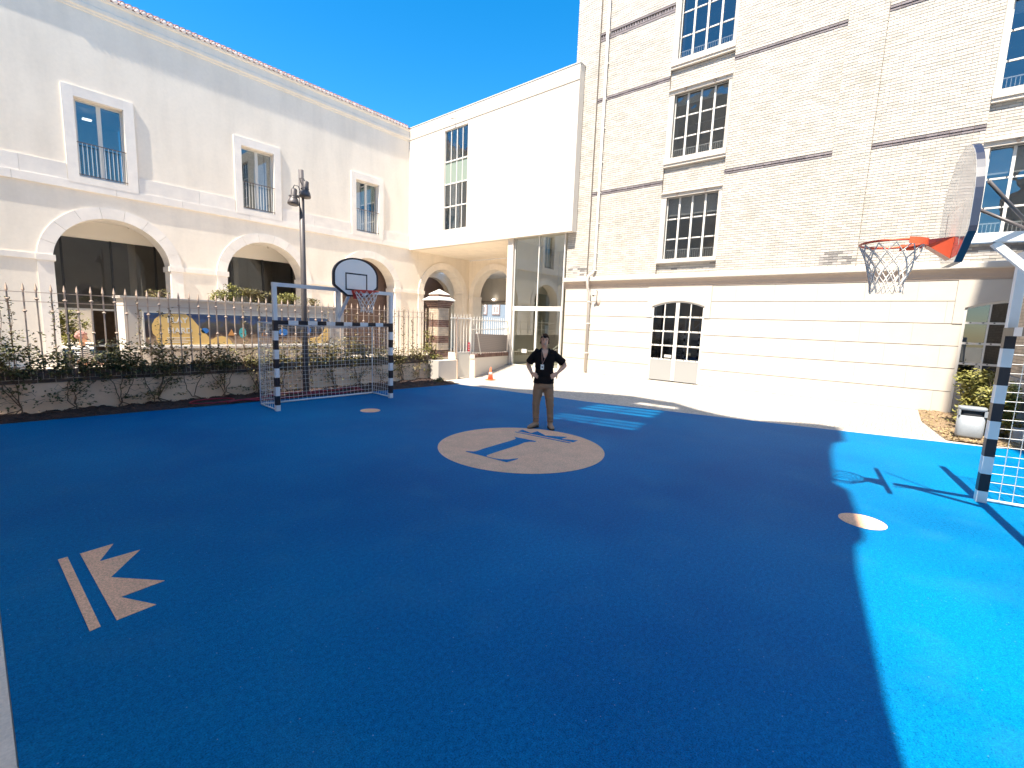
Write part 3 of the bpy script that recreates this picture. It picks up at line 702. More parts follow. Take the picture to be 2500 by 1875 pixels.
for t in near:
    link('brick', one_me, bb, loc=(t[3]-rnd.uniform(0.0, 0.006), t[0], t[2]))
for t in bricks:
    if id(t) not in nearset: brick_into(brk, *t)
brk.build('brickwork', [M_BRICKW, M_BRICKG], bb, kind='stuff')
# mortar backing with window openings
whl = []
YW = [(5.30, 7.15, False), (-3.15, -1.28, True)]
for ya, yb, right in YW:
    for k in range(3): z0, z1 = wz(k, right); whl.append((ya, yb, z0, z1))
for (y0, y1, z0, z1, x) in fields:
    hh = [rect(h[0], h[1], h[2], h[3]) for h in whl if h[0] > y0-0.01 and h[1] < y1+0.01]
    link('wall', plate(rect(y0, y1, z0, z1), hh, 0.45 if hh else 0.5, (x+0.0015, 0, 0), mats=M_MORTAR, name='wall', **YZ), bb)
b = MB(); b.box(XP+4, XP+4.2, -3.3, 11.3, 0, TOP); b.box(XP+0.6, XP+4, -3.3, -3.2, 0, TOP)
for z in (4.2, 7.7, 11.1, 15.5): b.box(XP+0.6, XP+4, -3.3, 11.3, z-0.2, z)
b.build('interior', M_ROOM, bb)
b = MB(); b.box(XP+0.45, XP+4.2, 11.31, 11.40, 0, TOP); b.build('side_wall', M_BRICKW, bb)
for ya, yb, z in ((5.3, 7.1, 6.35), (5.3, 7.1, 9.9)):
    b = MB(); b.box(XP+1.6, XP+1.66, ya, yb-0.2, z, z+0.03); b.build('strip_light', M_FRAME, bb)
# string courses
sb = MB(); sb.box(-0.045, 0.004, 0.004, BL-0.004, 0.0, 0.052); sb_me = sb.mesh('string_brick', M_STRING)
sb2 = MB(); sb2.box(-0.028, 0.004, 0.004, BL-0.004, 0.0, 0.052); sb2_me = sb2.mesh('string_brick', M_STRING)
for (y0, y1, z0, z1) in ledges:
    if z1 > 13.3: continue
    b = MB(); b.box(panel-0.012, panel+0.004, y0, y1, z0-0.008, z1); b.build('string_recess', M_BROWN, bb)
    ny = int((y1-y0)/BL)
    for i in range(ny+1):
        L_ = min(BL, y1-(y0+i*BL))
        if L_ < 0.03: continue
        for me_, zz in ((sb_me, z0+0.082), (sb2_me, z0+0.012)):
            o = link('string_brick', me_, bb, loc=(panel, y0+i*BL, zz)); o.scale = (1, L_/BL, 1)
b = MB()
y = 7.36
while y < 10.32:
    w2 = min(0.105, 10.35-y)
    b.add([(panel-0.035, y, 13.30), (panel-0.035, y+w2, 13.30), (panel-0.035, y+w2/2, 13.44), (panel+0.002, y, 13.30), (panel+0.002, y+w2, 13.30), (panel+0.002, y+w2/2, 13.44)], [(0,2,1),(0,1,4,3),(1,2,5,4),(2,0,3,5)], 0)
    y += 0.105
b.box(panel-0.03, panel+0.002, 7.36, 10.35, 13.22, 13.285); b.box(panel-0.05, panel+0.002, 7.36, 10.35, 13.445, 13.50)
b.build('dentil_course', M_STRING, bb)
# sills, lintels with rosettes
for (ya, yb, right) in ((5.18, 7.36, False), (-3.35, -1.15, True)):
    w0, w1 = (5.30, 7.15) if not right else (-3.15, -1.28)
    for k in range(3):
        z0, z1 = wz(k, right); hs_ = 0.17 if k == 0 else 0.28
        b = MB(); b.box(panel-0.075, bay+0.25, ya+0.002, yb-0.002, z0-0.14 if k == 0 else z0-0.19, z0); b.box(panel-0.04, bay, ya+0.002, yb-0.002, z0-hs_, z0-(0.14 if k == 0 else 0.19))
        b.build('sill', M_WHITE, bb)
        b = MB(); b.box(panel-0.015, bay+0.25, ya+0.002, w0, z0, z1+0.03); b.build('jamb', M_BRICKW, bb)
        b = MB(); b.box(panel-0.015, bay+0.25, w1, yb-0.002, z0, z1+0.03); b.build('jamb', M_BRICKW, bb)
        if k < 2:
            b = MB(); b.box(panel-0.03, bay+0.25, ya+0.002, yb-0.002, z1, z1+0.12); b.box(panel-0.09, bay, ya+0.002, yb-0.002, z1+0.12, z1+0.155); lt_ = b.build('lintel', M_WHITE, bb)
            for f in (0.26, 0.72):
                yy = ya+(yb-ya)*f; b = MB(); b.lathe([(0.048, 0), (0.048, 0.012), (0.03, 0.014), (0.028, 0.022), (0.012, 0.03), (0.001, 0.03)], (panel-0.03, yy, z1+0.07), 10, M=Matrix.Rotation(-pi/2, 4, 'Y')); b.build('rosette', M_CORN, lt_)
        # steel window
        w = link('window', None, bb); xw = bay+0.06; nc = 4
        cy = [w0+(w1-w0)*i/nc for i in range(nc+1)]
        zz = [z0, z0+(z1-z0)*0.33, z0+(z1-z0)*0.655, z1] if k < 2 else [z0, z0+0.80, z0+1.60, z0+2.4, z1]
        b = MB()
        for i, y in enumerate(cy): b.box(xw-0.02, xw+0.04, y-0.032, y+0.032, z0, z1)
        b.build('mullion_bars', M_FRAME, w)
        b = MB(); bn = MB()
        for z in zz: b.box(xw-0.012, xw+0.035, w0, w1, z-0.022, z+0.022)
        b.build('glazing_bars', M_FRAME, w)
        for z in zz[1:-1]:
            for y in cy[:-1]:
                for dy in (0.07, (w1-w0)/nc-0.07): bn.box(xw-0.022, xw-0.012, y+dy-0.014, y+dy+0.014, z-0.004, z+0.022)
        bn.build('clips', M_BLACK, w)
        gl = glass('steel_window_glass', (0.50, 0.52, 0.54), 2.3, wav=0.012)
        for i in range(nc):
            for j in range(len(zz)-1):
                b = MB(); b.box(xw+0.01, xw+0.015, cy[i]+0.032, cy[i+1]-0.032, zz[j]+0.022, zz[j+1]-0.022); b.build('pane', gl, w)
        # guard rail just inside
        b = MB(); b.beam((xw+0.12, w0, z0+0.36), (xw+0.12, w1, z0+0.36), 0.03); nr = 24
        for i in range(nr): yy = w0+(w1-w0)*(i+0.5)/nr; b.beam((xw+0.12, yy, z0), (xw+0.12, yy, z0+0.36), 0.016)
        b.build('guard_rail', M_FRAME, w)
        b = MB(); b.box(xw+0.16, xw+0.18, w0, w1, z1-0.30 if k else z1-0.62, z1); b.build('blind', mat('grey_blind', (0.55, 0.54, 0.50), 0.8), w)
# cornice over the ground floor
prof = [(0.06,3.58),(0.075,3.58),(0.08,3.635),(0.095,3.65),(0.10,3.66),(0.115,3.73),(0.155,3.80),(0.205,3.845),(0.235,3.87),(0.235,3.99),(0.21,4.02),(0.0,4.035)]
b = MB(); n = len(prof)
b.add([(XP-p, y, z) for y in (-3.4, 11.47) for p, z in prof], [(i, i+n, i+1+n, i+1) for i in range(n-1)]+[tuple(range(n, 2*n))]); b.m = [1 if i < 7 else 0 for i in range(n-1)]+[0]; b.build('cornice', [M_STONE, M_CORN], bb)  # cove faces take a darker stone colour that paints in their shade
# rusticated ground floor
XS = XP-0.06
rows = [0.0, 0.58, 1.21, 1.82, 2.42, 3.02, 3.575]
doors = [(5.40, 7.35), (-3.25, -1.30)]
def archtop(yc, hw, zsp, zc, n=12):
    # segmental arch points from yc+hw to yc-hw
    s = zc-zsp; R = (hw*hw+s*s)/(2*s); cz = zc-R; a = math.asin(hw/R)
    return [(yc+R*sin(a-2*a*i/n), cz+R*cos(a-2*a*i/n)) for i in range(n+1)]
for ri in range(6):
    z0, z1 = rows[ri], rows[ri+1]
    blocks = []; y = -3.3-(0.55 if ri % 2 else 0)
    while y < 11.40: blocks.append([y, min(y+1.18, 11.40)]); y += 1.18
    for ya, yb in blocks:
        segs = [(max(ya, -3.3), yb)]
        for d0, d1 in doors:
            m_ = 0.21 if ri >= 4 else 0.0; ns = []
            for a, c in segs:
                if c <= d0-m_ or a >= d1+m_: ns.append((a, c))
                else:
                    if a < d0-m_: ns.append((a, d0-m_))
                    if c > d1+m_: ns.append((d1+m_, c))
            segs = ns
        for a, c in segs:
            if c-a < 0.05: continue
            bm_ = MB(); g = 0.006; q = 0.0015; xf = XS-rnd.uniform(0, 0.0025)
            bm_.box(xf, XP+0.02, a+q, c-q, z0+(0.011 if ri else 0), z1-g)
            bm_.build('stone_block', M_STONE, bb)
link('wall', plate(rect(-3.3, 11.40, 0, 3.58), [rect(d0, d1, -0.1+0.101, 2.86)+[] for d0, d1 in []], 0.01, (XP+0.5, 0, 0), mats=M_DARK, name='wall', **YZ), bb)
bk = MB()
for a, c in ((7.36, 11.40), (-1.29, 5.39)): bk.box(XS+0.05, XP+0.5, a, c, 0, 3.58)
bk.box(XS+0.04, XP+0.5, 5.39, 7.36, 3.06, 3.58); bk.box(XS+0.04, XP+0.5, -3.3, -1.29, 3.06, 3.58)
bk.build('ground_floor_wall', mat('dark_joint', (0.16, 0.12, 0.09), 0.9), bb)
for d0, d1 in doors:
    yc = (d0+d1)/2; hw = (d1-d0)/2
    top = archtop(yc, hw, 2.85, 3.04)
    outer = [(d1+0.205, 2.426), (d1+0.205, 3.572), (d0-0.205, 3.572), (d0-0.205, 2.426), (d0, 2.426)]+list(reversed(top))+[(d1, 2.426)]
    link('door_surround', plate(outer, [], 0.5, (XS-0.022, 0, 0), mats=M_STONE, name='door_surround', **YZ), bb)
    d = link('door', None, bb); xd = XP-0.02
    # white steel double door, glazed 4 x 4 above solid panels
    top2 = archtop(yc, hw-0.0, 2.85, 3.04); ci = archtop(yc, hw-0.055, 2.81, 2.985)
    for y0_, y1_ in ((d0, d0+0.055), (d1-0.055, d1)):
        b = MB(); b.box(xd-0.02, xd+0.04, y0_, y1_, 0.02, 2.84); b.build('door_frame', M_FRAME, d)
    outer = top2+list(reversed(ci)); link('arch_frame', plate(outer, [], 0.06, (xd-0.02, 0, 0), mats=M_FRAME, name='arch_frame', **YZ), d)
    cols = [d0+0.055, d0+hw/2+0.0, yc, d1-hw/2-0.0, d1-0.055]
    zr = [0.84, 1.37, 1.91, 2.45]
    b = MB(); b.box(xd-0.025, xd+0.035, yc-0.065, yc+0.065, 0.05, 2.99)
    for y in (cols[1], cols[3]): b.box(xd-0.018, xd+0.03, y-0.018, y+0.018, 0.86, 2.95)
    for z in zr: b.box(xd-0.022, xd+0.03, d0+0.055, d1-0.055, z-0.028, z+0.028)
    b.build('glazing_bars', M_FRAME, d)
    b = MB()
    for z in zr:
        for i in range(4):
            for f in (0.22, 0.78): y = cols[i]+(cols[i+1]-cols[i])*f; b.box(xd-0.03, xd-0.022, y-0.017, y+0.017, z-0.006, z+0.02)
    b.build('clips', M_BLACK, d)
    gd_ = glass('door_glass', (0.22, 0.25, 0.30), 2.0)
    for i in range(4):
        for z0, z1 in zip(zr, zr[1:]+[2.96]):
            y0_, y1_ = cols[i], cols[i+1]
            if z1 > 2.9:
                zt = lambda y: min(2.985, 2.81+0.175*(1-((y-yc)/(hw-0.055))**2))
                me = MB(); me.add([(xd+0.012, y0_, z0), (xd+0.012, y1_, z0), (xd+0.012, y1_, zt(y1_)), (xd+0.012, (y0_+y1_)/2, zt((y0_+y1_)/2)), (xd+0.012, y0_, zt(y0_))], [(0,4,3,2,1)]); me.build('pane', gd_, d)
            else:
                b = MB(); b.box(xd+0.010, xd+0.014, y0_, y1_, z0, z1); b.build('pane', gd_, d)
    for y0_, y1_ in ((d0+0.06, yc-0.008), (yc+0.008, d1-0.06)):
        b = MB(); b.box(xd-0.015, xd+0.03, y0_, y1_, 0.03, 0.81); b.build('door_panel', mat('grey_white_panel', (0.34, 0.335, 0.325), 0.45), d)
    b = MB(); b.box(xd-0.05, xd-0.03, yc+0.09, yc+0.36, 0.92, 1.02); b.build('push_bar', M_FRAME, d)
    b = MB(); b.box(xd+0.9, xd+0.95, d0-0.2, d1+0.2, 0, 3.2); b.build('room_backdrop', M_ROOM, d)
# downpipe
pp = link('downpipe', None, bb)
b = MB(); b.tube([(pier-0.16+0.10, 9.99, TOP), (panel-0.075, 9.99, 4.35), (panel-0.12, 10.05, 4.2), (panel-0.30, 10.15, 4.06), (panel-0.30, 10.17, 3.95), (panel-0.30, 10.16, 3.6), (panel-0.17, 10.13, 3.4), (panel-0.17, 10.12, 0.05)], 0.055, 14); b.build('pipe', M_WHITE, pp)
for z in (13.4, 12.3, 11.0, 9.9, 8.6, 7.4, 6.2, 5.0, 4.3):
    b = MB(); b.tube([(panel-0.075, 9.99, z-0.02), (panel-0.075, 9.99, z+0.02)], 0.066, 14); b.box(panel-0.03, panel, 9.90, 10.08, z-0.015, z+0.015); b.build('pipe_clip', M_FRAME, pp)
for z in (3.0, 2.1, 0.85):
    b = MB(); b.tube([(panel-0.17, 10.125, z-0.02), (panel-0.17, 10.125, z+0.02)], 0.066, 14); b.box(panel-0.12, panel-0.05, 10.05, 10.2, z-0.015, z+0.015); b.build('pipe_clip', M_FRAME, pp)
# security camera with round plate
sc_ = thing('security_camera', (17.1, 9.82, 3.2), 'small white security camera on a bracket above the ground floor stone, beside the downpipe', 'camera')
b = MB(); b.tube([(17.13, 9.8, 3.45), (17.0, 9.8, 3.5), (16.93, 9.8, 3.42), (16.93, 9.8, 3.32)], 0.02, 8); b.build('bracket', M_FRAME, sc_)
b = MB(); b.sphere((16.93, 9.8, 3.29), 0.055, 0.055, 0.045); b.build('housing', M_FRAME, sc_)
b = MB(); b.sphere((16.92, 9.86, 3.26), 0.04, 0.05, 0.035); b.build('lens', M_BLACK, sc_)
b = MB(); b.lathe([(0.085, 0), (0.085, 0.01), (0.001, 0.012)], (17.135, 9.74, 3.02), 20, M=Matrix.Scale(1, 4)); b2 = MB()
b2.lathe([(0.10, 0), (0.10, 0.012), (0.001, 0.014)], (17.138, 9.74, 3.02), 20, M=Matrix.Rotation(-pi/2, 4, 'Y') @ Matrix.Scale(1.7, 4, (1,0,0))); b2.build('oval_plate', M_CORN, sc_)
for (y, z, lab) in ((18.24, 12.10, 'small white camera on the parapet of the white block above its tall window'),):
    o = thing('security_camera', (16.7, y, z), lab, 'camera')
    b = MB(); b.beam((16.7, y, z), (16.5, y, z-0.02), 0.03); b.build('bracket', M_FRAMEG, o)
    b = MB(); b.sphere((16.47, y, z-0.06), 0.08, 0.06, 0.05); b.build('housing', M_FRAMEG, o)

# ------------------------------------------------------------------ brick return wall at far right + stepped stone plinth
rw = thing('brick_wall', (15.5, -2.2, 0), 'shaded beige brick wall at the right edge behind the goal net', 'wall')
b = MB(); b.box(13.4, 17.09, -2.6, -2.215, 0, 4.6); b.build('core', M_MORTAR, rw)
b = MB(); z = 1.2
k = 0
while z < 4.55:
    x = 13.4-(BL/2 if k % 2 else 0)
    while x < 17.08:
        a, c = max(x, 13.4), min(x+BL, 17.09)
        if c-a > 0.02: b.box(a+0.004, c-0.004, -2.215, -2.2-rnd.uniform(0, 0.004), z+0.006, z+CH-0.006)
        x += BL
    z += CH; k += 1
b.build('brickwork', mat('beige_brick', (0.56, 0.47, 0.38), 0.85, var=0.2, scale=3, island=0.2, bump=0.003), rw, kind='stuff')
for (x0, x1, z0, z1, yy) in ((13.2, 15.0, 0, 0.30, -1.98), (15.02, 17.08, 0, 0.30, -1.98), (13.6, 15.4, 0.31, 0.60, -2.04), (15.42, 17.08, 0.31, 0.60, -2.04), (13.3, 14.4, 0.61, 0.92, -2.1), (14.42, 17.08, 0.61, 0.92, -2.1), (13.4, 17.08, 0.93, 1.19, -2.14)):
    b = MB(); b.box(x0, x1, -2.6, yy, z0, z1); b.build('plinth_stone', mat('weathered_plinth', (0.62, 0.60, 0.57), 0.85, var=0.5, scale=2.5, bump=0.01, bscale=10, stain=0.35, col2=(0.30, 0.28, 0.27)), rw)

# ------------------------------------------------------------------ fence along the left of the court
YN = 12.1
fence = thing('iron_fence', (5, YN, 0), 'low rendered wall with dark brick coping and pointed iron pickets on top', 'fence')
b = MB(); b.box(-0.9, 10.34, YN, YN+0.32, -0.05, 0.57); b.build('wall', M_FWALL, fence)
x = -0.9; i = 0
cb = MB(); cb.box(0.006, 0.074, -0.03, 0.35, 0.0, 0.15); cb_me = cb.mesh('coping_brick', M_COPB)
b = MB(); b.box(-0.9, 10.34, YN-0.020, YN+0.335, 0.565, 0.792); b.build('mortar', M_JOINT, fence)
while x < 10.3:
    link('coping_brick', cb_me, fence, loc=(x, YN+rnd.uniform(-0.004, 0.004), 0.648+rnd.uniform(-0.003, 0.003))); x += 0.08
x = -0.9
cb = MB(); cb.box(0.006, 0.234, -0.038, 0.35, 0.0, 0.062); cb_me2 = cb.mesh('coping_brick', M_COPB)
while x < 10.1:
    link('coping_brick', cb_me2, fence, loc=(x, YN, 0.576)); x += 0.24
pk = MB(); yk = YN+0.16
pk.beam((0,0,0.80), (0,0,2.26), 0.024, 0.024)
for z, w_ in ((2.26, 0.014), (2.29, 0.022)): pass
pk.lathe([(0.010, 2.26), (0.021, 2.29), (0.014, 2.34), (0.002, 2.40)], (0,0,0), 4, smooth=False)
def picket_mesh(knobs):
    p = MB(); p.beam((0,0,0.80), (0,0,2.27), 0.023, 0.023)
    p.lathe([(0.011, 2.26), (0.024, 2.29), (0.016, 2.34), (0.002, 2.41)], (0,0,0), 4, smooth=False)
    for z in knobs:
        p.lathe([(0.012, z-0.03), (0.034, z), (0.034, z+0.008), (0.014, z+0.02)], (0,0,0), 8)
    return p.mesh('picket', M_IRON)
pA = picket_mesh((1.90, 1.22)); pB = picket_mesh((2.12, 1.50))
i = 0; x = 0.16-0.183*5
while x < 10.3:
    o = link('picket', pA if i % 2 == 0 else pB, fence, loc=(x, yk, -0.01+rnd.uniform(-0.008, 0.008)), rot=(rnd.uniform(-.006, .006), rnd.uniform(-.006, .006), 0)); x += 0.183; i += 1
for z, h in ((2.235, 0.012), (2.065, 0.012), (0.85, 0.014)):
    b = MB(); b.beam((-0.9, yk, z), (10.34, yk, z), 0.032, h); b.build('rail', M_IRON, fence)
# brick pier at the frame's left edge
bp_ = thing('brick_pier', (0.02, 12.35, 0), 'rounded brown brick pier at the left edge behind the fence', 'pier')
def brick_pier(root, x0, x1, y0, y1, z0, z1, mats, h=0.062, L_=0.21, fn=None):
    k = 0; z = z0
    while z < z1-0.01:
        for face in range(4):
            a0, a1 = ((x0, x1) if face % 2 == 0 else (y0, y1)); s = a0-(L_/2 if k % 2 else 0)
            while s < a1-0.01:
                a, c = max(s, a0)+0.005, min(s+L_, a1)-0.005
                if c-a > 0.015:
                    b = MB(); p = 0.012
                    if face == 0: b.box(a, c, y0-p, y0+0.002, z+0.005, z+h-0.006)
                    elif face == 2: b.box(a, c, y1-0.002, y1+p, z+0.005, z+h-0.006)
                    elif face == 1: b.box(x1-0.002, x1+p, a, c, z+0.005, z+h-0.006)
                    else: b.box(x0-p, x0+0.002, a, c, z+0.005, z+h-0.006)
                    if face in (0, 3): b.build('brick', mats(z) , root)
                s += L_
        z += h; k += 1
b = MB(); b.box(-0.25, 0.16, 12.45, 12.85, 0, 1.55); b.build('core', M_JOINT, bp_)
M_PB = mat('brown_pillar_brick', (0.24, 0.135, 0.105), 0.85, var=0.3, scale=10, island=0.4, bump=0.003)
M_PC = mat('cream_pillar_brick', (0.62, 0.50, 0.38), 0.85, var=0.2, scale=6, island=0.15, bump=0.003)
brick_pier(bp_, -0.25, 0.16, 12.45, 12.85, 0.9, 1.5, lambda z: M_PB)
# banded gate pillar
gp_ = thing('gate_pillar', (10.6, 12.25, 0), 'banded brick gate pillar with pyramid stone cap at the fence end', 'pillar')
PX0, PX1, PY0, PY1 = 10.36, 10.84, 12.0, 12.48
b = MB(); b.box(PX0, PX1, PY0, PY1, 0, 2.42); b.build('core', M_JOINT, gp_)
def pm(z):
    for a, c in ((1.76, 2.01), (1.22, 1.47), (0.70, 0.95)):
        if a-0.01 <= z < c-0.02: return M_PB
    return M_PC
brick_pier(gp_, PX0, PX1, PY0, PY1, 0.08, 2.40, pm, h=0.0605)
M_LIME = mat('whitewash', (0.82, 0.76, 0.66), 0.85, var=0.1, scale=5)
for i in range(4):
    e = 0.02+i*0.030; b = MB(); z = 2.42+i*0.062; b.box(PX0-e, PX1+e, PY0-e, PY1+e, z, z+0.058); b.build('corbel_core', M_JOINT, gp_)
    for face in (0, 3):
        s = (PX0-e) if face == 0 else (PY0-e); end = (PX1+e) if face == 0 else (PY1+e); s -= 0.1*(i % 2); st = s
        while s < end-0.02:
            a, c = max(s, PX0-e if face == 0 else PY0-e)+0.005, min(s+0.21, end)-0.005
            if c-a > 0.02:
                b = MB()
                if face == 0: b.box(a, c, PY0-e-0.01, PY0-e+0.001, z+0.004, z+0.056)
                else: b.box(PX0-e-0.01, PX0-e+0.001, a, c, z+0.004, z+0.056)
                b.build('brick', M_PB, gp_)
            s += 0.21
def pyramid(root, e, z0, z1, z2, inner, m, name):
    b = MB(); cx, cy = (PX0+PX1)/2, (PY0+PY1)/2; h = (PX1-PX0)/2+e; hi = inner
    b.add([(cx-h,cy-h,z0),(cx+h,cy-h,z0),(cx+h,cy+h,z0),(cx-h,cy+h,z0),(cx-h,cy-h,z1),(cx+h,cy-h,z1),(cx+h,cy+h,z1),(cx-h,cy+h,z1),(cx-hi,cy-hi,z2),(cx+hi,cy-hi,z2),(cx+hi,cy+hi,z2),(cx-hi,cy+hi,z2)],
          [(0,3,2,1),(0,1,5,4),(1,2,6,5),(2,3,7,6),(3,0,4,7),(4,5,9,8),(5,6,10,9),(6,7,11,10),(7,4,8,11),(8,9,10,11)])
    b.build(name, m, root)
pyramid(gp_, 0.155, 2.668, 2.70, 2.80, 0.26, M_LIME, 'cap_stone')
b = MB(); b.box(PX0+0.0, PX1-0.0, PY0, PY1, 2.80, 2.875); b.build('cap_course', M_PB, gp_)
pyramid(gp_, 0.025, 2.876, 2.885, 3.06, 0.01, M_LIME, 'cap_stone')
# low wall in front of the pillar with hinge post
lw = thing('low_wall', (10.4, 11.6, 0), 'low smooth grey rendered wall end beside the court corner below the pillar', 'wall')
b = MB(); b.box(10.02, 10.83, 11.55, 12.08, -0.05, 0.66); b.build('wall', mat('grey_render', (0.50, 0.455, 0.41), 0.85, var=0.08, scale=2), lw)
b = MB(); b.box(10.83, 10.89, 11.54, 12.08, -0.05, 0.675); b.build('end_trim', M_FWALL, lw)
# gate
gt = thing('metal_gate', (11.2, 11.65, 0), 'white railing gate leaf with solid lower panel and small red sign', 'gate')
for xx in (10.90, 11.58):
    b = MB(); b.beam((xx, 11.65, 0), (xx, 11.65, 2.15), 0.05); b.build('gate_post', M_IRONW if xx > 11 else M_IRON, gt)
b = MB(); b.box(10.93, 11.55, 11.64, 11.665, 0.03, 0.90); b.build('lower_panel', mat('cream_steel', (0.60, 0.56, 0.48), 0.6), gt)
b = MB(); b.beam((10.62, 11.65, 2.10), (11.58, 11.65, 2.10), 0.03, 0.045); b.beam((10.9, 11.65, 0.92), (11.58, 11.65, 0.92), 0.03); b.build('rail', M_IRONW, gt)
for i in range(7):
    b = MB(); xx = 10.66+i*0.145; b.beam((xx, 11.65, 0.92), (xx, 11.65, 2.22), 0.018); b.lathe([(0.011, 2.22), (0.003, 2.26)], (xx, 11.65, 0), 6); b.build('picket', M_IRONW, gt)
b = MB(); b.box(11.44, 11.53, 11.615, 11.63, 0.94, 1.26); b.build('red_sign', M_RED, gt)
b = MB()
for k in range(4): b.box(11.455, 11.515, 11.612, 11.6145, 1.00+k*0.06, 1.02+k*0.06)
b.build('sign_print', M_IRONW, gt)
b = MB(); b.box(10.86, 10.94, 11.58, 11.64, 0.60, 0.70); b.build('latch', M_POLE, gt)
# ramp wall and second fence running back to the entrance
rf = thing('ramp_fence', (14.3, 13.1, 0), 'white picket fence on a low brick topped wall running back to the glass entrance', 'fence')
A = Vector((11.66, 11.62, 0)); B_ = Vector((16.9, 14.5, 0)); dv = (B_-A).normalized(); nv_ = Vector((dv.y, -dv.x, 0)); LL = (B_-A).length
def onr(s, o, z): p = A+dv*s+nv_*o; return Vector((p.x, p.y, z))
def rbox(mb, s0, s1, o0, o1, za0, za1, zb0=None, zb1=None, mi=0):
    zb0 = za0 if zb0 is None else zb0; zb1 = za1 if zb1 is None else zb1
    vs = [onr(s0,o0,za0), onr(s1,o0,zb0), onr(s1,o1,zb0), onr(s0,o1,za0), onr(s0,o0,za1), onr(s1,o0,zb1), onr(s1,o1,zb1), onr(s0,o1,za1)]
    mb.add(vs, [(0,3,2,1),(4,5,6,7),(0,1,5,4),(1,2,6,5),(2,3,7,6),(3,0,4,7)], mi)
b = MB(); rbox(b, 0, LL, -0.1, 0.1, -0.02, 0.68, -0.02, 0.36); b.build('wall', M_WHITE, rf)
b = MB(); rbox(b, -0.08, 0.14, -0.12, 0.12, -0.02, 0.68); b.build('end_pier', mat('buff_render', (0.70, 0.60, 0.50), 0.8), rf)
b = MB(); rbox(b, -0.1, LL, -0.115, 0.115, 0.683, 0.835, 0.363, 0.585); b.build('mortar', M_WHITE, rf)
nn_ = 62
for i in range(nn_):
    s = -0.09+(LL+0.05)*i/nn_; t = i/nn_; b = MB()
    rbox(b, s, s+0.062, -0.13, 0.13, 0.72*(1-t)+0.42*t, 0.845*(1-t)+0.59*t); b.build('coping_brick', M_PB, rf)
for i in range(16):
    s = 0.12+(LL-0.3)*i/15; t = i/15; b = MB(); z0 = 0.84*(1-t)+0.59*t; z1 = 2.16*(1-t)+2.16*t
    b.beam(onr(s, 0, z0), onr(s, 0, z1), 0.02); b.lathe([(0.012, 0), (0.003, 0.05)], onr(s, 0, z1), 6); b.build('picket', M_IRONW, rf)
b = MB(); b.beam(onr(0, 0, 2.07), onr(LL, 0, 2.07), 0.03, 0.03); b.beam(onr(0, 0, 1.72), onr(LL, 0, 1.72), 0.02, 0.03); b.beam(onr(0, 0, 0.88), onr(LL, 0, 0.66), 0.02, 0.03); b.build('rail', M_IRONW, rf)
M_MESHP = coord_mat('brown_mesh_screen', 2, 0.09, (0.20, 0.165, 0.15), (0.26, 0.22, 0.20), 0.12)
b = MB(); rbox(b, 0.15, LL-0.1, 0.03, 0.035, 0.90, 1.57, 0.62, 1.42); b.build('mesh_screen', M_MESHP, rf)
b = MB(); b.beam(onr(0.10, 0.14, 1.6), onr(0.62, 0.14, 0.80), 0.03); b.build('brace', M_IRONW, rf)

# ------------------------------------------------------------------ traffic cone
def cone(x, y, lab):
    c = thing('traffic_cone', (x, y, 0), lab, 'cone')
    b = MB(); b.box(x-0.13, x+0.13, y-0.13, y+0.13, 0, 0.025); b.build('base', M_ORANGE, c)
    b = MB(); b.lathe([(0.10, 0.025), (0.022, 0.44), (0.018, 0.45), (0.001, 0.45)], (x, y, 0), 16); b.build('body', M_ORANGE, c)
    b = MB(); b.lathe([(0.0705, 0.19), (0.053, 0.28)], (x, y, 0), 16); b.build('band', mat('pale_pink_band', (0.8, 0.55, 0.45), 0.5), c)
cone(11.66, 10.70, 'orange traffic cone on the pale pavement beside the gate')

# ------------------------------------------------------------------ planter wall with mural behind the fence
YM = 13.5
pw = thing('planter_wall', (5, YM, 0), 'white planter wall holding the mural panel behind the iron fence', 'wall')
b = MB(); b.box(2.34, 7.75, YM, YM+0.75, 0, 2.24); b.build('wall', M_WHITE, pw)
b = MB(); b.box(2.28, 7.80, YM-0.05, YM+0.80, 2.24, 2.29); b.build('coping', M_WHITE, pw)
b = MB(); b.box(2.6, 7.5, YM-0.10, YM, 1.08, 1.14); b.build('ledge', M_FRAME, pw)
b = MB(); b.box(2.34, 7.7, YM-0.06, YM, 0.0, 1.0); b.build('lower_wall', mat('cream_lower', (0.70, 0.64, 0.55), 0.8, var=0.06, scale=2), pw)
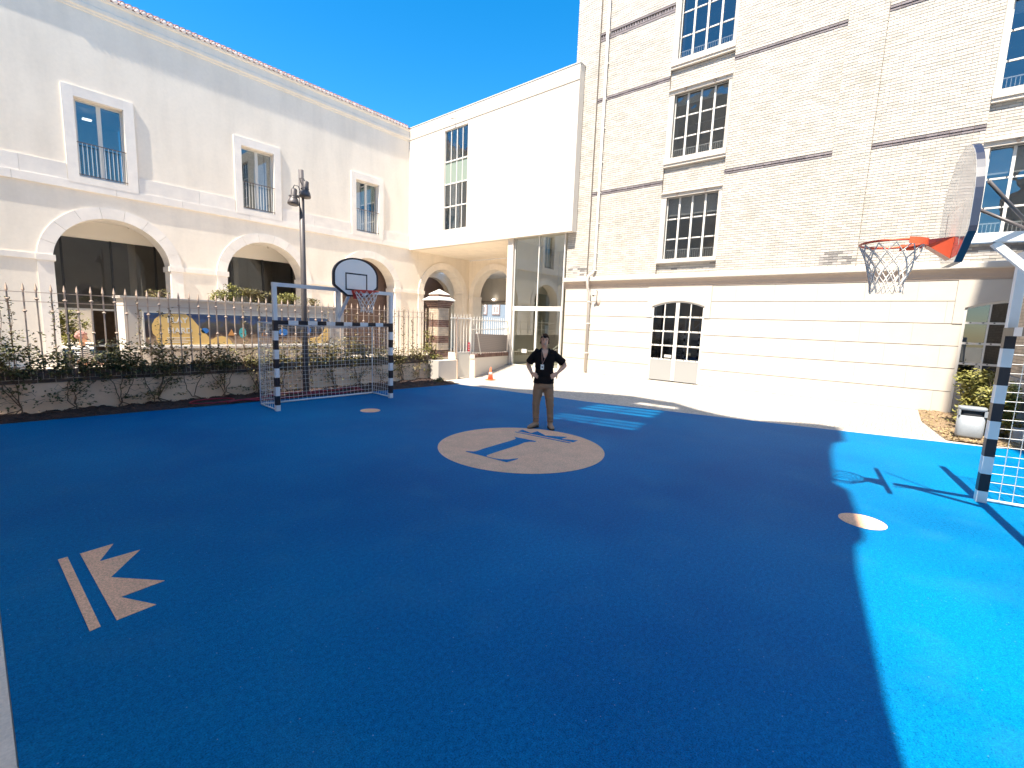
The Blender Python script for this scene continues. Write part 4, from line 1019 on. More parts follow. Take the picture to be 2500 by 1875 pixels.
# mural panel
mu = thing('mural_panel', (4.9, YM-0.03, 1.17), 'framed mural with yellow hill shapes, trees and toy shapes, white words PLAY HARD', 'mural')
MX0, MX1, MZ0, MZ1 = 2.69, 7.25, 1.17, 1.93
b = MB(); b.box(MX0, MX1, YM-0.035, YM-0.01, MZ0, MZ1)
def mural_mat():
    m = bpy.data.materials.new('mural_print'); m.use_nodes = True
    N = m.node_tree.nodes; L = m.node_tree.links; b_ = N['Principled BSDF']; b_.inputs['Roughness'].default_value = 0.5
    tc = N.new('ShaderNodeTexCoord'); nz = N.new('ShaderNodeTexNoise'); nz.inputs['Scale'].default_value = 5; nz.inputs['Detail'].default_value = 6
    L.new(tc.outputs['Object'], nz.inputs['Vector'])
    s = N.new('ShaderNodeSeparateXYZ'); L.new(tc.outputs['Object'], s.inputs[0])
    ad = N.new('ShaderNodeMath'); ad.operation = 'MULTIPLY_ADD'; ad.inputs[1].default_value = 0.55; L.new(nz.outputs['Fac'], ad.inputs[0]); L.new(s.outputs['Z'], ad.inputs[2])
    rmp = N.new('ShaderNodeValToRGB'); L.new(ad.outputs[0], rmp.inputs[0])
    mr = N.new('ShaderNodeMapRange'); mr.inputs[1].default_value = 1.4; mr.inputs[2].default_value = 2.25; L.new(ad.outputs[0], mr.inputs[0]); L.new(mr.outputs[0], rmp.inputs[0])
    e = rmp.color_ramp.elements; e[0].position = 0.0; e[0].color = (0.34, 0.24, 0.17, 1); e[1].position = 1.0; e[1].color = (0.07, 0.17, 0.34, 1)
    for p, c in ((0.22, (0.42, 0.30, 0.20, 1)), (0.34, (0.10, 0.065, 0.05, 1)), (0.5, (0.05, 0.05, 0.06, 1)), (0.66, (0.11, 0.10, 0.08, 1)), (0.8, (0.05, 0.09, 0.22, 1)), (0.9, (0.08, 0.13, 0.24, 1))):
        q = e.new(p); q.color = c
    L.new(rmp.outputs[0], b_.inputs['Base Color']); return m
b.build('picture', mural_mat(), mu)
b = MB()
for r_ in ((MX0-0.03, MX1+0.03, MZ1, MZ1+0.03), (MX0-0.03, MX1+0.03, MZ0-0.03, MZ0), (MX0-0.03, MX0, MZ0, MZ1), (MX1, MX1+0.03, MZ0, MZ1)): b.box(r_[0], r_[1], YM-0.045, YM-0.005, r_[2], r_[3])
b.build('panel_frame', M_FRAMEG, mu)
M_YEL = mat('mural_yellow', (0.88, 0.60, 0.22), 0.6)
def art(loop, m, name, d=0.002, y=YM-0.035): link(name, plate(loop, [], -d, (0, y, 0), mats=m, name=name, **XZ), mu)
W_ = lambda u, v: (MX0+(u-390)/(1810-390)*(5.02-MX0), MZ1-(v-250)/(665-250)*(MZ1-MZ0))
art([W_(*p) for p in ((470,470),(475,400),(510,330),(570,280),(650,255),(890,258),(960,300),(1040,400),(1120,490),(1160,540),(1215,600),(1280,560),(1360,548),(1440,570),(1490,620),(1500,664),(545,664),(515,600),(518,560),(480,520))], M_YEL, 'yellow_hill')
art([W_(1040+60*cos(t*pi/8)*0+90+52*cos(t*pi/8), 475+38*sin(t*pi/8)) for t in range(16)], mat('mural_blue', (0.05, 0.22, 0.62), 0.6), 'blue_shape')
art([W_(1665+55*cos(t*pi/8), 500+75*sin(t*pi/8)) for t in range(16)], mat('mural_teal', (0.08, 0.50, 0.55), 0.6), 'teal_tree')
art([W_(*p) for p in ((1445,540),(1500,450),(1550,540))], mat('mural_orange', (0.75, 0.36, 0.12), 0.6), 'orange_cone')
art([W_(*p) for p in ((1960,540),(1995,450),(2030,545))], MATS['mural_orange'], 'orange_cone')
art([(5.85+0.13*cos(t*pi/8), 1.50+0.10*sin(t*pi/8)) for t in range(16)], MATS['mural_blue'], 'blue_shape')
art([(6.55+0.11*cos(t*pi/8), 1.56+0.11*sin(t*pi/8)) for t in range(16)], MATS['mural_blue'], 'blue_shape')
art([(6.35, 1.18), (7.1, 1.18), (7.24, 1.35), (7.24, 1.80), (7.15, 1.85), (7.05, 1.55), (6.9, 1.38), (6.6, 1.32)], M_YEL, 'yellow_curve')
art([(5.28, 1.42), (5.40, 1.62), (5.46, 1.60), (5.36, 1.40)], M_FRAME, 'white_shape')
def text_obj(s, size, x, y, z, m, name, parent, bold=True):
    cu = bpy.data.curves.new('t', 'FONT'); cu.body = s; cu.size = size; cu.extrude = 0.0008; cu.offset = size*0.02 if bold else 0; cu.space_character = 1.0
    ob = bpy.data.objects.new('t', cu); COL.objects.link(ob)
    dg = bpy.context.evaluated_depsgraph_get(); me = bpy.data.meshes.new_from_object(ob.evaluated_get(dg)); bpy.data.objects.remove(ob); bpy.data.curves.remove(cu)
    me.materials.clear(); me.materials.append(m)
    for v in me.vertices: c = v.co; v.co = Vector((x+c.x, y-c.z, z+c.y))
    return link(name, me, parent)
MW = mat('mural_white', (0.85, 0.82, 0.74), 0.6)
t0 = W_(655, 372); text_obj('PLAY', 0.185, t0[0], YM-0.040, t0[1], MW, 'word', mu)
t0 = W_(655, 510); text_obj('HARD', 0.185, t0[0], YM-0.040, t0[1], MW, 'word', mu)
b = MB()
for i, (v, u1) in enumerate(((570, 970), (590, 880), (612, 960), (632, 900))): p, q = W_(640, v), W_(u1, v); b.box(p[0], q[0], YM-0.040, YM-0.0375, p[1]-0.007, p[1]+0.007)
b.build('small_print', MW, mu)

# ------------------------------------------------------------------ plants
def leaf(mb, p, s, r, mi=0):
    # a folded leaf of two triangles
    a = r.uniform(0, 2*pi); t = r.uniform(-0.9, 0.7)
    d = Vector((cos(a)*cos(t), sin(a)*cos(t), sin(t))); u = d.cross(Vector((r.uniform(-1,1), r.uniform(-1,1), 1.2))).normalized(); w = s*0.30
    up = d.cross(u)*s*0.10
    mb.add([p, p+d*s*0.45+u*w+up, p+d*s, p+d*s*0.45-u*w+up], [(0,1,2),(0,2,3)], mi)
def vine(idx, x, spread, ztop, dens, climb, label, name='climbing_plant', y=None, mats=None, grp='climbing plants along the fence', r=None):
    r = random.Random(100+idx); y = YN-0.06 if y is None else y
    root = thing(name, (x, y-0.05, 0.02), label, 'plant', grp)
    st = MB(); lf = MB()
    tips = []
    for k in range(r.randint(2, 5)):
        px = Vector((x+r.gauss(0, 0.16), y-0.05, 0.02)); pts = [px.copy()]; dx = r.uniform(-1.2, 1.2)*spread
        nseg = 9; zt = r.uniform(0.55, 1.1); kink = 0.0
        for i in range(1, nseg+1):
            t = i/nseg; kink += r.gauss(0, 0.028); wob = kink*2+0.05*sin(t*9+k*2+idx)
            q = Vector((x+dx*t**1.3+wob*0.5*sin(k*1.7+t*4), y-0.03+(0.06 if t > 0.82 else 0), 0.02+zt*t)); pts.append(q)
        st.tube(pts, [0.008*(1-0.6*i/nseg)+0.002 for i in range(nseg+1)], 5, caps=False)
        for i in range(2, nseg+1):   # side twigs low on the wall
            if r.random() < 0.85:
                p = pts[i]; a = r.choice((-1, 1)); L_ = r.uniform(0.08, 0.42); tw = [p]
                for j in range(1, 5): tw.append(p+Vector((a*L_*j/4, -0.02*j*0.5, 0.06*j/4*r.uniform(-1.0, 1.4))))
                st.tube(tw, 0.0025, 4, caps=False)
                for j in range(r.choice((2, 5, 9, 16, 26))): leaf(lf, tw[r.randint(1, 4)]+Vector((r.uniform(-.05, .05), r.uniform(-.05, .01), r.uniform(-.04, .04))), r.uniform(0.035, 0.075), r)
        tips.append(pts[-1])
    # mass over the coping
    for k in range(int(dens*spread*20)):
        gx = x+r.gauss(0, spread*0.62); gz = 0.72+abs(r.gauss(0, 0.20))*(ztop-0.6)/0.5
        if gz > ztop+0.1: continue
        cl = noise.noise(Vector((gx*5, gz*5, idx*3.1)))
        if cl < -0.22: continue
        leaf(lf, Vector((gx, y+0.08+r.gauss(0, 0.12), gz)), r.uniform(0.04, 0.09), r)
    for cx in climb:      # shoots up the pickets
        zt = r.uniform(1.9, 2.35); pts = [Vector((cx+0.02*sin(z*8), YN+0.13+0.03*cos(z*7), z)) for z in [0.8+(zt-0.8)*i/10 for i in range(11)]]
        st.tube(pts, 0.004, 4, caps=False)
        for j in range(int(75*(zt-0.8))):
            p = pts[r.randint(0, 10)]+Vector((r.gauss(0, 0.035), r.gauss(0, 0.03), r.uniform(-.08, .08))); leaf(lf, p, r.uniform(0.03, 0.065), r)
    st.build('stem', M_STEM, root); lf.build('foliage', mats or M_LEAF, root)
    return root
dk = M_LEAFD
V = [ (0.55, 0.40, 1.45, 210, (0.53, 0.40), 'dense dark climber at the left end of the fence, a shoot up the first picket', dk),
      (1.25, 0.36, 1.25, 170, (1.08,), 'dark climber spilling over the coping below the first arch', dk),
      (1.95, 0.34, 1.32, 260, (), 'thick dark green climber in front of the seated striped person', dk),
      (2.55, 0.32, 1.30, 190, (2.36, 2.70), 'climber at the left corner of the white planter wall', M_LEAF),
      (3.20, 0.34, 1.15, 130, (2.91,), 'sparse climber under the words of the mural', M_LEAF),
      (3.85, 0.36, 1.20, 170, (), 'climber under the yellow hill of the mural, trailing down the wall', M_LEAF),
      (4.55, 0.32, 1.10, 110, (4.38, 4.75), 'climber left of the goal with shoots up two pickets', M_LEAF),
      (5.15, 0.34, 1.20, 170, (5.12,), 'climber behind the left half of the goal net', M_LEAF),
      (5.85, 0.36, 1.30, 200, (5.85,), 'bushy climber behind the goal beside the lamp post', M_LEAF),
      (6.60, 0.36, 1.35, 210, (6.45, 7.1), 'bushy climber behind the middle of the goal net', M_LEAF),
      (7.35, 0.34, 1.40, 200, (7.4,), 'bushy climber behind the right post of the goal', M_LEAF),
      (8.15, 0.30, 1.05, 100, (7.95, 8.3), 'thin climber just right of the far goal', M_LEAF),
      (8.90, 0.28, 1.00, 90, (8.75, 9.1), 'thin climber on the lit pickets right of the goal', M_LEAF),
      (9.55, 0.26, 1.15, 110, (9.45,), 'climber between the thin shoots and the pillar bush', M_LEAF),
      (10.10, 0.22, 1.55, 330, (10.05,), 'yellowish bush of climber against the banded gate pillar', M_LEAFY) ]
for i, (x, sp, zt, dn, cl, lab, m) in enumerate(V): vine(i, x, sp, zt, dn, cl, lab, mats=m)
def shrub(idx, cx, cy, z0, rx, ry, h, n, m, label, grp, name='shrub', size=(0.05, 0.1)):
    r = random.Random(500+idx); root = thing(name, (cx, cy, z0), label, 'shrub', grp); lf = MB(); st = MB()
    for k in range(7):
        a = r.uniform(0, 2*pi); e = Vector((cx+cos(a)*rx*0.7, cy+sin(a)*ry*0.7, z0+h*r.uniform(0.6, 0.95)))
        st.tube([Vector((cx+cos(a)*0.04, cy+sin(a)*0.04, z0)), Vector((cx, cy, z0))*0.5+e*0.5+Vector((0, 0, 0.03)), e], [0.012, 0.008, 0.003], 5, caps=False)
    cl = [(r.gauss(0, 0.42)*rx, r.gauss(0, 0.42)*ry, r.uniform(0.12, 1.0)*h) for _ in range(26)]
    for k in range(n):
        c = r.choice(cl); q = Vector((cx+c[0]+r.gauss(0, rx*0.16), cy+c[1]+r.gauss(0, ry*0.16), z0+max(0.03, c[2]*(1-0.2*abs(c[0])/rx)+r.gauss(0, h*0.08))))
        leaf(lf, q, r.uniform(*size), r)
    st.build('stem', M_STEM, root); lf.build('foliage', m, root)
for i, (x, w_, h, n, lab) in enumerate(((3.05, 0.25, 0.22, 160, 'small sparse shrub on the left end of the white planter wall'), (4.5, 0.35, 0.42, 900, 'full shrub on the planter wall above the mural centre'),
                                   (5.2, 0.38, 0.40, 900, 'shrub on the planter wall left of the lamp post'), (6.1, 0.35, 0.34, 600, 'shrub on the planter wall right of the lamp post'), (6.9, 0.3, 0.22, 300, 'low shrub on the right end of the planter wall'))):
    shrub(i, x, YM+0.3, 2.29, w_, 0.2, h, n, M_LEAFY if i % 2 else M_LEAF, lab, 'shrubs on top of the planter wall', size=(0.04, 0.08))
shrub(20, 14.9, -1.52, 0.0, 0.75, 0.40, 1.22, 3600, M_LEAFY, 'yellow green shrub behind the grey bin', 'shrubs by the bin', size=(0.06, 0.12))
shrub(21, 13.7, -1.80, 0.0, 0.55, 0.28, 1.30, 3200, M_LEAFY, 'yellow green shrub behind the right goal net', 'shrubs by the bin', size=(0.06, 0.12))
shrub(22, 9.75, 11.15, 0.0, 0.25, 0.12, 0.16, 200, M_LEAF, 'low tuft of plants in the soil beside the court corner', 'low plants', size=(0.04, 0.08))
shrub(24, 3.3, 33.5, 0.0, 0.9, 0.8, 1.8, 1500, M_LEAFY, 'sunlit green shrub seen through the first arch', 'garden shrubs', size=(0.12, 0.2))
# dry leaf litter on the mulch bed
b = MB(); r = random.Random(5)
for k in range(1400):
    u, v = r.random()**1.4, r.random(); x, y = BED(u, v); leaf(b, Vector((x, y, 0.025+r.uniform(0, 0.02))), r.uniform(0.03, 0.07), r)
b.build('leaf_litter', mat('dry_leaf', (0.36, 0.27, 0.13), 0.8, island=0.5), kind='stuff', label='dry leaves scattered over the mulch bed', cat='leaves')
b = MB()
for k in range(1500):
    u, v = r.random(), r.uniform(0.05, 1); x = -0.2+u*10.3; y = (11.37-u*0.78)*(1-v)+12.08*v
    leaf(b, Vector((x, y, 0.03+r.uniform(0, 0.03))), r.uniform(0.02, 0.05), r)
b.build('leaf_litter', mat('dark_litter', (0.09, 0.05, 0.035), 0.9, island=0.6), kind='stuff', label='dark fallen leaves on the soil along the fence', cat='leaves')
# red hose
pts = []
for i in range(60): t = i/59; pts.append((3.55+3.3*t, 11.02+0.10*sin(t*14)-0.12*t, 0.05+0.015*sin(t*23)))
for i in range(50): t = i/49; pts.append((6.85-2.9*t+0.25*sin(t*pi), 11.25+0.10*sin(t*11)+0.10*sin(t*pi), 0.06+0.012*sin(t*19)))
b = MB(); b.tube(pts, 0.022, 8); b.build('garden_hose', M_HOSE, label='dark red hose lying in loops on the soil behind the goal', cat='hose')
b = MB(); b.tube([(3.35+0.42*cos(2*pi*i/40), 11.30+0.26*sin(2*pi*i/40), 0.07) for i in range(40)], 0.014, 8, closed=True); b.build('hoop_ring', M_HOSE, label='dark red ring lying on the soil left of the goal', cat='ring')

# ------------------------------------------------------------------ lamp post
LX, LY = 5.58, 11.62
lp = thing('lamp_post', (LX, LY, 0), 'tall grey lamp post with two bell shaped spotlights behind the far goal', 'street lamp')
b = MB(); b.tube([(LX, LY, 0), (LX, LY, 2.6), (LX, LY, 5.52)], [0.075, 0.068, 0.058], 18); b.build('pole', M_POLE, lp)
rt = Vector((0.64, -0.77, 0)); fw = Vector((-0.77, -0.64, 0))
for s, z in ((0.9, 4.86), (-1.0, 4.68)):
    c = Vector((LX, LY, 0))+rt*0.155*s+fw*0.12; c.z = z
    h = link('lamp_head', None, lp)
    tilt = Matrix.Rotation(radians(10), 4, rt*-1)
    b = MB(); b.lathe([(0.128, 0.0), (0.132, 0.015), (0.122, 0.07), (0.10, 0.13), (0.075, 0.17), (0.070, 0.20), (0.070, 0.36), (0.062, 0.38), (0.001, 0.385)], c, 22, M=tilt); b.build('shade', M_POLE, h)
    b = MB(); b.lathe([(0.112, 0.012), (0.001, 0.012)], c, 22, M=tilt); b.build('lens', mat('pinkish_lens', (0.70, 0.58, 0.54), 0.3), h)
    b = MB(); b.tube([c+Vector((0, 0, 0.37)), c+Vector((0, 0, 0.45))-rt*s*0.04, c+Vector((0, 0, 0.43))-rt*s*0.13, Vector((LX, LY, z+0.30))], 0.010, 6); b.build('cable', M_BLACK, h)
    b = MB(); b.beam(Vector((LX, LY, z+0.20)), c+Vector((0, 0, 0.20)), 0.05, 0.06); b.tube([c+Vector((0,0,0.19))+(rt*cos(t)+fw*sin(t))*0.085 for t in [i*2*pi/16 for i in range(16)]], 0.012, 6, closed=True); b.build('bracket', M_POLE, h)

# ------------------------------------------------------------------ combination goals (local frame: x along the bar, +y to the court)
def banded(mb, a, b, w, lens, first):
    a = Vector(a); b = Vector(b); d = (b-a).normalized(); s = 0; k = first
    for L_ in lens:
        mb.beam(a+d*s, a+d*(s+L_), w, w, mi=k); s += L_; k = 1-k
def net_panel(mb, P, Q, R, S, nu, nv, r=0.0022, sag=0.0, sdir=Vector((0,0,-1))):
    f = lambda u, v: (P*(1-u)+Q*u)*(1-v)+(S*(1-u)+R*u)*v+sdir*sag*sin(pi*u)*sin(pi*v)
    for i in range(nu+1): mb.tube([f(i/nu, j/8) for j in range(9)], r, 3, caps=False)
    for j in range(nv+1): mb.tube([f(i/12, j/nv) for i in range(13)], r, 3, caps=False)
def goal(root, S, rim_mat, worn_glare):
    local(root)
    W2, H, D, HT = 1.42*S, 1.88*S, 0.86*S, 2.56*S; w = 0.085*S
    u = 0.188*S
    for s in (-1, 1):
        b = MB(); x = s*(W2-w/2); L0 = 0.125*S; ls = [L0]+[0.1925*S]*8; ls.append(H-sum(ls)); banded(b, (x, 0, 0), (x, 0, H), w, ls, 0); b.build('post', [M_GOALW, M_GOALB], root)
        b = MB(); b.beam((x, 0, H), (x, 0, HT), w*0.9, w*0.9); b.build('upper_post', M_GOALW, root)
    n = 13; L_ = 2*W2-2*w; b = MB(); banded(b, (-W2+w, 0, H-w/2), (W2-w, 0, H-w/2), w, [L_/n]*n, 1); b.build('crossbar', [M_GOALW, M_GOALB], root)
    b = MB(); b.beam((-W2, 0, HT+w*0.45), (W2, 0, HT+w*0.45), w*0.9); b.build('top_bar', M_GOALW, root)
    b = MB(); b.beam((0, -0.01*S, H), (0, -0.01*S, HT), w*0.95); b.build('centre_post', M_GOALW, root)
    ya, hb, zb, zt, zr_, rr, gap = PAR
    b = MB(); b.beam((0, w*0.47, HT+w*0.3), (0, ya-0.06*S, HT+w*0.3), w*0.9); b.build('arm', M_GOALW, root)
    b = MB(); b.beam((0, w*0.3, H+0.12*S), (0, ya*0.72, HT-w*0.2), w*0.62); b.build('brace', M_GOALW, root)
    for s in (-1, 1):
        b = MB(); b.tube([(0.02*s, ya*0.45, HT+w*0.8), (0.34*S*s, ya-0.05*S, HT+0.40*S)], 0.013*S, 8); b.build('strut', M_POLE, root)
    # net frame
    b = MB()
    for s in (-1, 1): b.tube([(s*(W2-0.03), -D, 0.02), (s*(W2-0.03), -D, H-0.06)], 0.014*S, 8); b.tube([(s*(W2-0.03), -0.04, 0.025), (s*(W2-0.03), -D, 0.025)], 0.016*S, 8); b.tube([(s*(W2-0.03), -0.04, H-0.06), (s*(W2-0.03), -D, H-0.06)], 0.012*S, 8)
    b.tube([(-W2+0.03, -D, 0.025), (W2-0.03, -D, 0.025)], 0.020*S, 8); b.build('net_frame', M_GOALW, root)
    b = MB(); V_ = Vector; x = W2-0.04; r = 0.0040*S
    net_panel(b, V_((-x,-D,H-0.07)), V_((x,-D,H-0.07)), V_((x,-D,0.03)), V_((-x,-D,0.03)), 27, 18, r, 0.10, V_((0,-1,-0.2)))
    net_panel(b, V_((-x,-0.05,H-0.09)), V_((x,-0.05,H-0.09)), V_((x,-D,H-0.07)), V_((-x,-D,H-0.07)), 27, 8, r, 0.06)
    for s in (-1, 1): net_panel(b, V_((s*x,-0.05,H-0.09)), V_((s*x,-D,H-0.07)), V_((s*x,-D,0.03)), V_((s*x,-0.05,0.03)), 8, 18, r, 0.05, V_((s,0,0)))
    b.build('goal_net', M_NET, root)
    # backboard: fan shape
    out = [(-hb*0.42, zb), (hb*0.42, zb), (hb*0.97, zb+0.20*S), (hb, zb+0.24*S), (hb, zb+0.44*S)]+[(hb*cos(a), zb+0.44*S+(zt-zb-0.44*S)*sin(a)) for a in [pi*k/20 for k in range(1, 20)]]+[(-hb, zb+0.44*S), (-hb, zb+0.24*S), (-hb*0.97, zb+0.20*S)]
    th = 0.05*S
    k_ = 0.915; cz = (zb+zt)/2; inn = [(p[0]*k_, cz+(p[1]-cz)*k_) for p in out]
    bd = link('backboard', plate(out, [], -th, (0, ya+th, 0), mats=mat('dark_board_edge', (0.02, 0.025, 0.05), 0.35, spec=0.6), name='backboard', **XZ), root)
    link('board_face', plate(inn, [], 0.002, (0, ya+th, 0), mats=(mat('glossy_board', (0.62, 0.60, 0.58), 0.06, spec=1.0, var=0.05, scale=3, coat=1.0, bump=0.0006, bscale=14) if worn_glare else mat('grey_white_board', (0.88, 0.84, 0.80), 0.4)), name='board_face', **XZ), bd)
    tw = 0.255*S; z0, z1 = zb+0.13*S, zb+0.49*S; tb_ = 0.028*S
    link('target_square', plate(rect(-tw, tw, z0, z1), [rect(-tw+tb_, tw-tb_, z0+tb_, z1-tb_)], 0.002, (0, ya+th+0.002, 0), mats=M_GOALB if not worn_glare else mat('glare_grey_border', (0.42, 0.41, 0.40), 0.1, spec=1.0, coat=1.0), name='target_square', **XZ), bd)  # near goal: black square and border painted grey, imitating the wall's reflection
    link('board_border', plate(out, [[(p[0]*k_, cz+(p[1]-cz)*k_) for p in out]], 0.002, (0, ya+th, 0), mats=M_GOALB if not worn_glare else mat('glare_grey_border', (0.42, 0.41, 0.40), 0.1), name='board_border', **XZ), bd)
    # hoop
    yc = ya+th+gap+rr
    hp = link('hoop', None, root)
    b = MB(); b.tube([(rr*cos(2*pi*i/40), yc+rr*sin(2*pi*i/40), zr_) for i in range(40)], 0.011*S, 8, closed=True); b.build('rim', rim_mat, hp)
    b = MB()
    hw0, hw1 = 0.12*S, 0.05*S
    b.add([(-hw0, ya+th+0.002, zr_+0.02*S), (hw0, ya+th+0.002, zr_+0.02*S), (hw0*0.8, yc-rr*0.93, zr_+0.012), (-hw0*0.8, yc-rr*0.93, zr_+0.012), (-hw0*0.6, ya+th+0.002, zr_-0.155*S), (hw0*0.6, ya+th+0.002, zr_-0.155*S), (hw0*0.5, yc-rr*0.95, zr_-0.03*S), (-hw0*0.5, yc-rr*0.95, zr_-0.03*S)],
          [(0,1,2,3),(4,7,6,5),(0,3,7,4),(1,5,6,2),(3,2,6,7),(0,4,5,1)]); b.build('hoop_bracket', rim_mat, hp)
    b = MB(); ring = []
    a0, a1 = radians(200), radians(340); K2 = 16
    for k in range(K2+1):
        a = a0+(a1-a0)*k/K2
        for rad, zz in ((rr+0.008*S, zr_-0.035*S), (rr+0.008*S, zr_+0.02*S), (rr+0.014*S, zr_+0.02*S), (rr+0.014*S, zr_-0.035*S)): ring.append((rad*cos(a), yc+rad*sin(a), zz))
    b.add(ring, [(k*4+j, k*4+(j+1) % 4, (k+1)*4+(j+1) % 4, (k+1)*4+j) for k in range(K2) for j in range(4)]); b.build('rim_plate', rim_mat, hp)
    # diamond net
    b = MB(); nn = 12; lv = 6; rd = random.Random(3)
    def npnt(i, l):
        t = l/lv; a = 2*pi*(i+0.5*(l % 2))/nn; rad = rr*(1-0.50*min(1, t*1.25)**0.8); z = zr_-0.02-0.42*S*t
        return Vector((rad*cos(a)+rd.uniform(-1, 1)*0.008*(l > 1), yc+rad*sin(a)+rd.uniform(-1, 1)*0.008*(l > 1), z+rd.uniform(-1, 1)*0.01*(l > 1)))
    P_ = [[npnt(i, l) for i in range(nn)] for l in range(lv+1)]
    for l in range(lv):
        for i in range(nn):
            j = i if l % 2 == 0 else (i+1) % nn
            k2 = (i-1) % nn if l % 2 == 0 else i
            b.tube([P_[l][i], P_[l+1][j]], 0.0058*S, 4, caps=False); b.tube([P_[l][i], P_[l+1][k2]], 0.0058*S, 4, caps=False)
    b.build('hoop_net', M_NET if not worn_glare else M_NETD, hp)
PAR = (0.72, 0.525, 2.43, 3.24, 2.545, 0.24, 0.15)
g1 = thing('combination_goal', (5.44, 9.70, 0), 'far black and white goal with basketball backboard, in front of the fence', 'goal', 'combination goals', rz=radians(180-1.0))
goal(g1, 1.0, M_RIM, False)
PAR = (0.90, 0.545, 2.73, 3.84, 2.96, 0.272, 0.18)
ang = radians(8)
px_, py_ = 8.03, -1.03
S2 = 1.15
g2 = thing('combination_goal', (px_-1.38*S2*cos(ang), py_-1.38*S2*sin(ang), 0), 'near goal cut by the right edge, its backboard seen edge on in the sun', 'goal', 'combination goals', rz=ang)
goal(g2, S2, M_RIMO, True)

# ------------------------------------------------------------------ litter bin
bn = thing('litter_bin', (12.95, -1.32, 0), 'grey metal litter bin standing on the mulch bed', 'bin')
cx, cy = 12.98, -1.34
def rr_ring(w, d, z, n=28, p=4.0):
    return [Vector((cx+d*math.copysign(abs(cos(t))**(2/p), cos(t)), cy+w*math.copysign(abs(sin(t))**(2/p), sin(t)), z)) for t in [2*pi*i/n for i in range(n)]]
b = MB(); b.loft([rr_ring(0.19, 0.15, 0.05), rr_ring(0.205, 0.165, 0.08), rr_ring(0.205, 0.165, 0.49)]); b.build('body', M_BIN, bn)
b = MB(); b.loft([rr_ring(0.18, 0.14, 0.0), rr_ring(0.18, 0.14, 0.05)]); b.build('plinth', M_BLACK, bn)
b = MB(); b.loft([rr_ring(0.212, 0.17, 0.60), rr_ring(0.212, 0.17, 0.655), rr_ring(0.20, 0.16, 0.665)]); b.build('lid', M_BIN, bn)
b = MB(); b.loft([rr_ring(0.17, 0.13, 0.44), rr_ring(0.17, 0.13, 0.60)]); b.build('liner', M_DARK, bn)
b = MB()
for sy in (-1, 1): b.box(cx-0.155, cx+0.155, cy+sy*0.195-0.022, cy+sy*0.195+0.008 if sy > 0 else cy-0.165, 0.49, 0.60)
b.build('lid_support', M_BIN, bn)

# ------------------------------------------------------------------ people
def ell(c, rx, ry, z, n=20, p=2.3, rot=0):
    out = []
    for i in range(n):
        t = 2*pi*i/n; a = math.copysign(abs(cos(t))**(2/p), cos(t))*rx; b_ = math.copysign(abs(sin(t))**(2/p), sin(t))*ry
        out.append(Vector((c[0]+a, c[1]+b_, z)))
    return out
def remesh(mb, name, m, vox, noise_amp=0.0, nsc=14, smooth_it=2):
    me = mb.mesh(name, m); ob = bpy.data.objects.new('r', me); COL.objects.link(ob)
    md = ob.modifiers.new('r', 'REMESH'); md.mode = 'VOXEL'; md.voxel_size = vox
    sm = ob.modifiers.new('s', 'SMOOTH'); sm.factor = 0.5; sm.iterations = smooth_it
    dg = bpy.context.evaluated_depsgraph_get(); me2 = bpy.data.meshes.new_from_object(ob.evaluated_get(dg)); bpy.data.objects.remove(ob)
    me2.name = name; me2.materials.clear()
    for q in (m if isinstance(m, (list, tuple)) else [m]): me2.materials.append(q)
    if noise_amp:
        for v in me2.vertices:
            n_ = noise.fractal(Vector((v.co.x*nsc, v.co.y*nsc, v.co.z*nsc*1.8)), 0.7, 2, 3); v.co += v.normal*noise_amp*n_
    for p in me2.polygons: p.use_smooth = True
    return me2
def limb(mb, pts, rs, n=14): mb.tube(pts, rs, n)
def head_parts(mb, c, s=1.0):
    x, y, z = c   # centre of the head; face towards -Y
    mb.sphere((x, y+0.012*s, z+0.03*s), 0.076*s, 0.095*s, 0.090*s, 20, 14)      # cranium
    mb.sphere((x, y-0.018*s, z-0.035*s), 0.062*s, 0.074*s, 0.085*s, 18, 12)     # face
    mb.sphere((x, y-0.055*s, z-0.092*s), 0.032*s, 0.028*s, 0.024*s, 12, 8)      # chin
    mb.loft([[Vector((x-0.010*s, y-0.088*s, z+0.012*s)), Vector((x+0.010*s, y-0.088*s, z+0.012*s)), Vector((x, y-0.070*s, z+0.012*s))],
             [Vector((x-0.017*s, y-0.098*s, z-0.034*s)), Vector((x+0.017*s, y-0.098*s, z-0.034*s)), Vector((x, y-0.070*s, z-0.034*s))]], caps=True)
    mb.sphere((x, y-0.100*s, z-0.030*s), 0.016*s, 0.016*s, 0.013*s, 10, 8)
    for q in (-1, 1): mb.sphere((x+q*0.078*s, y+0.012*s, z-0.005*s), 0.010*s, 0.018*s, 0.031*s, 10, 8)
    limb(mb, [(x, y+0.025*s, z-0.22*s), (x, y+0.018*s, z-0.13*s), (x, y+0.008*s, z-0.03*s)], [0.062*s, 0.054*s, 0.054*s])
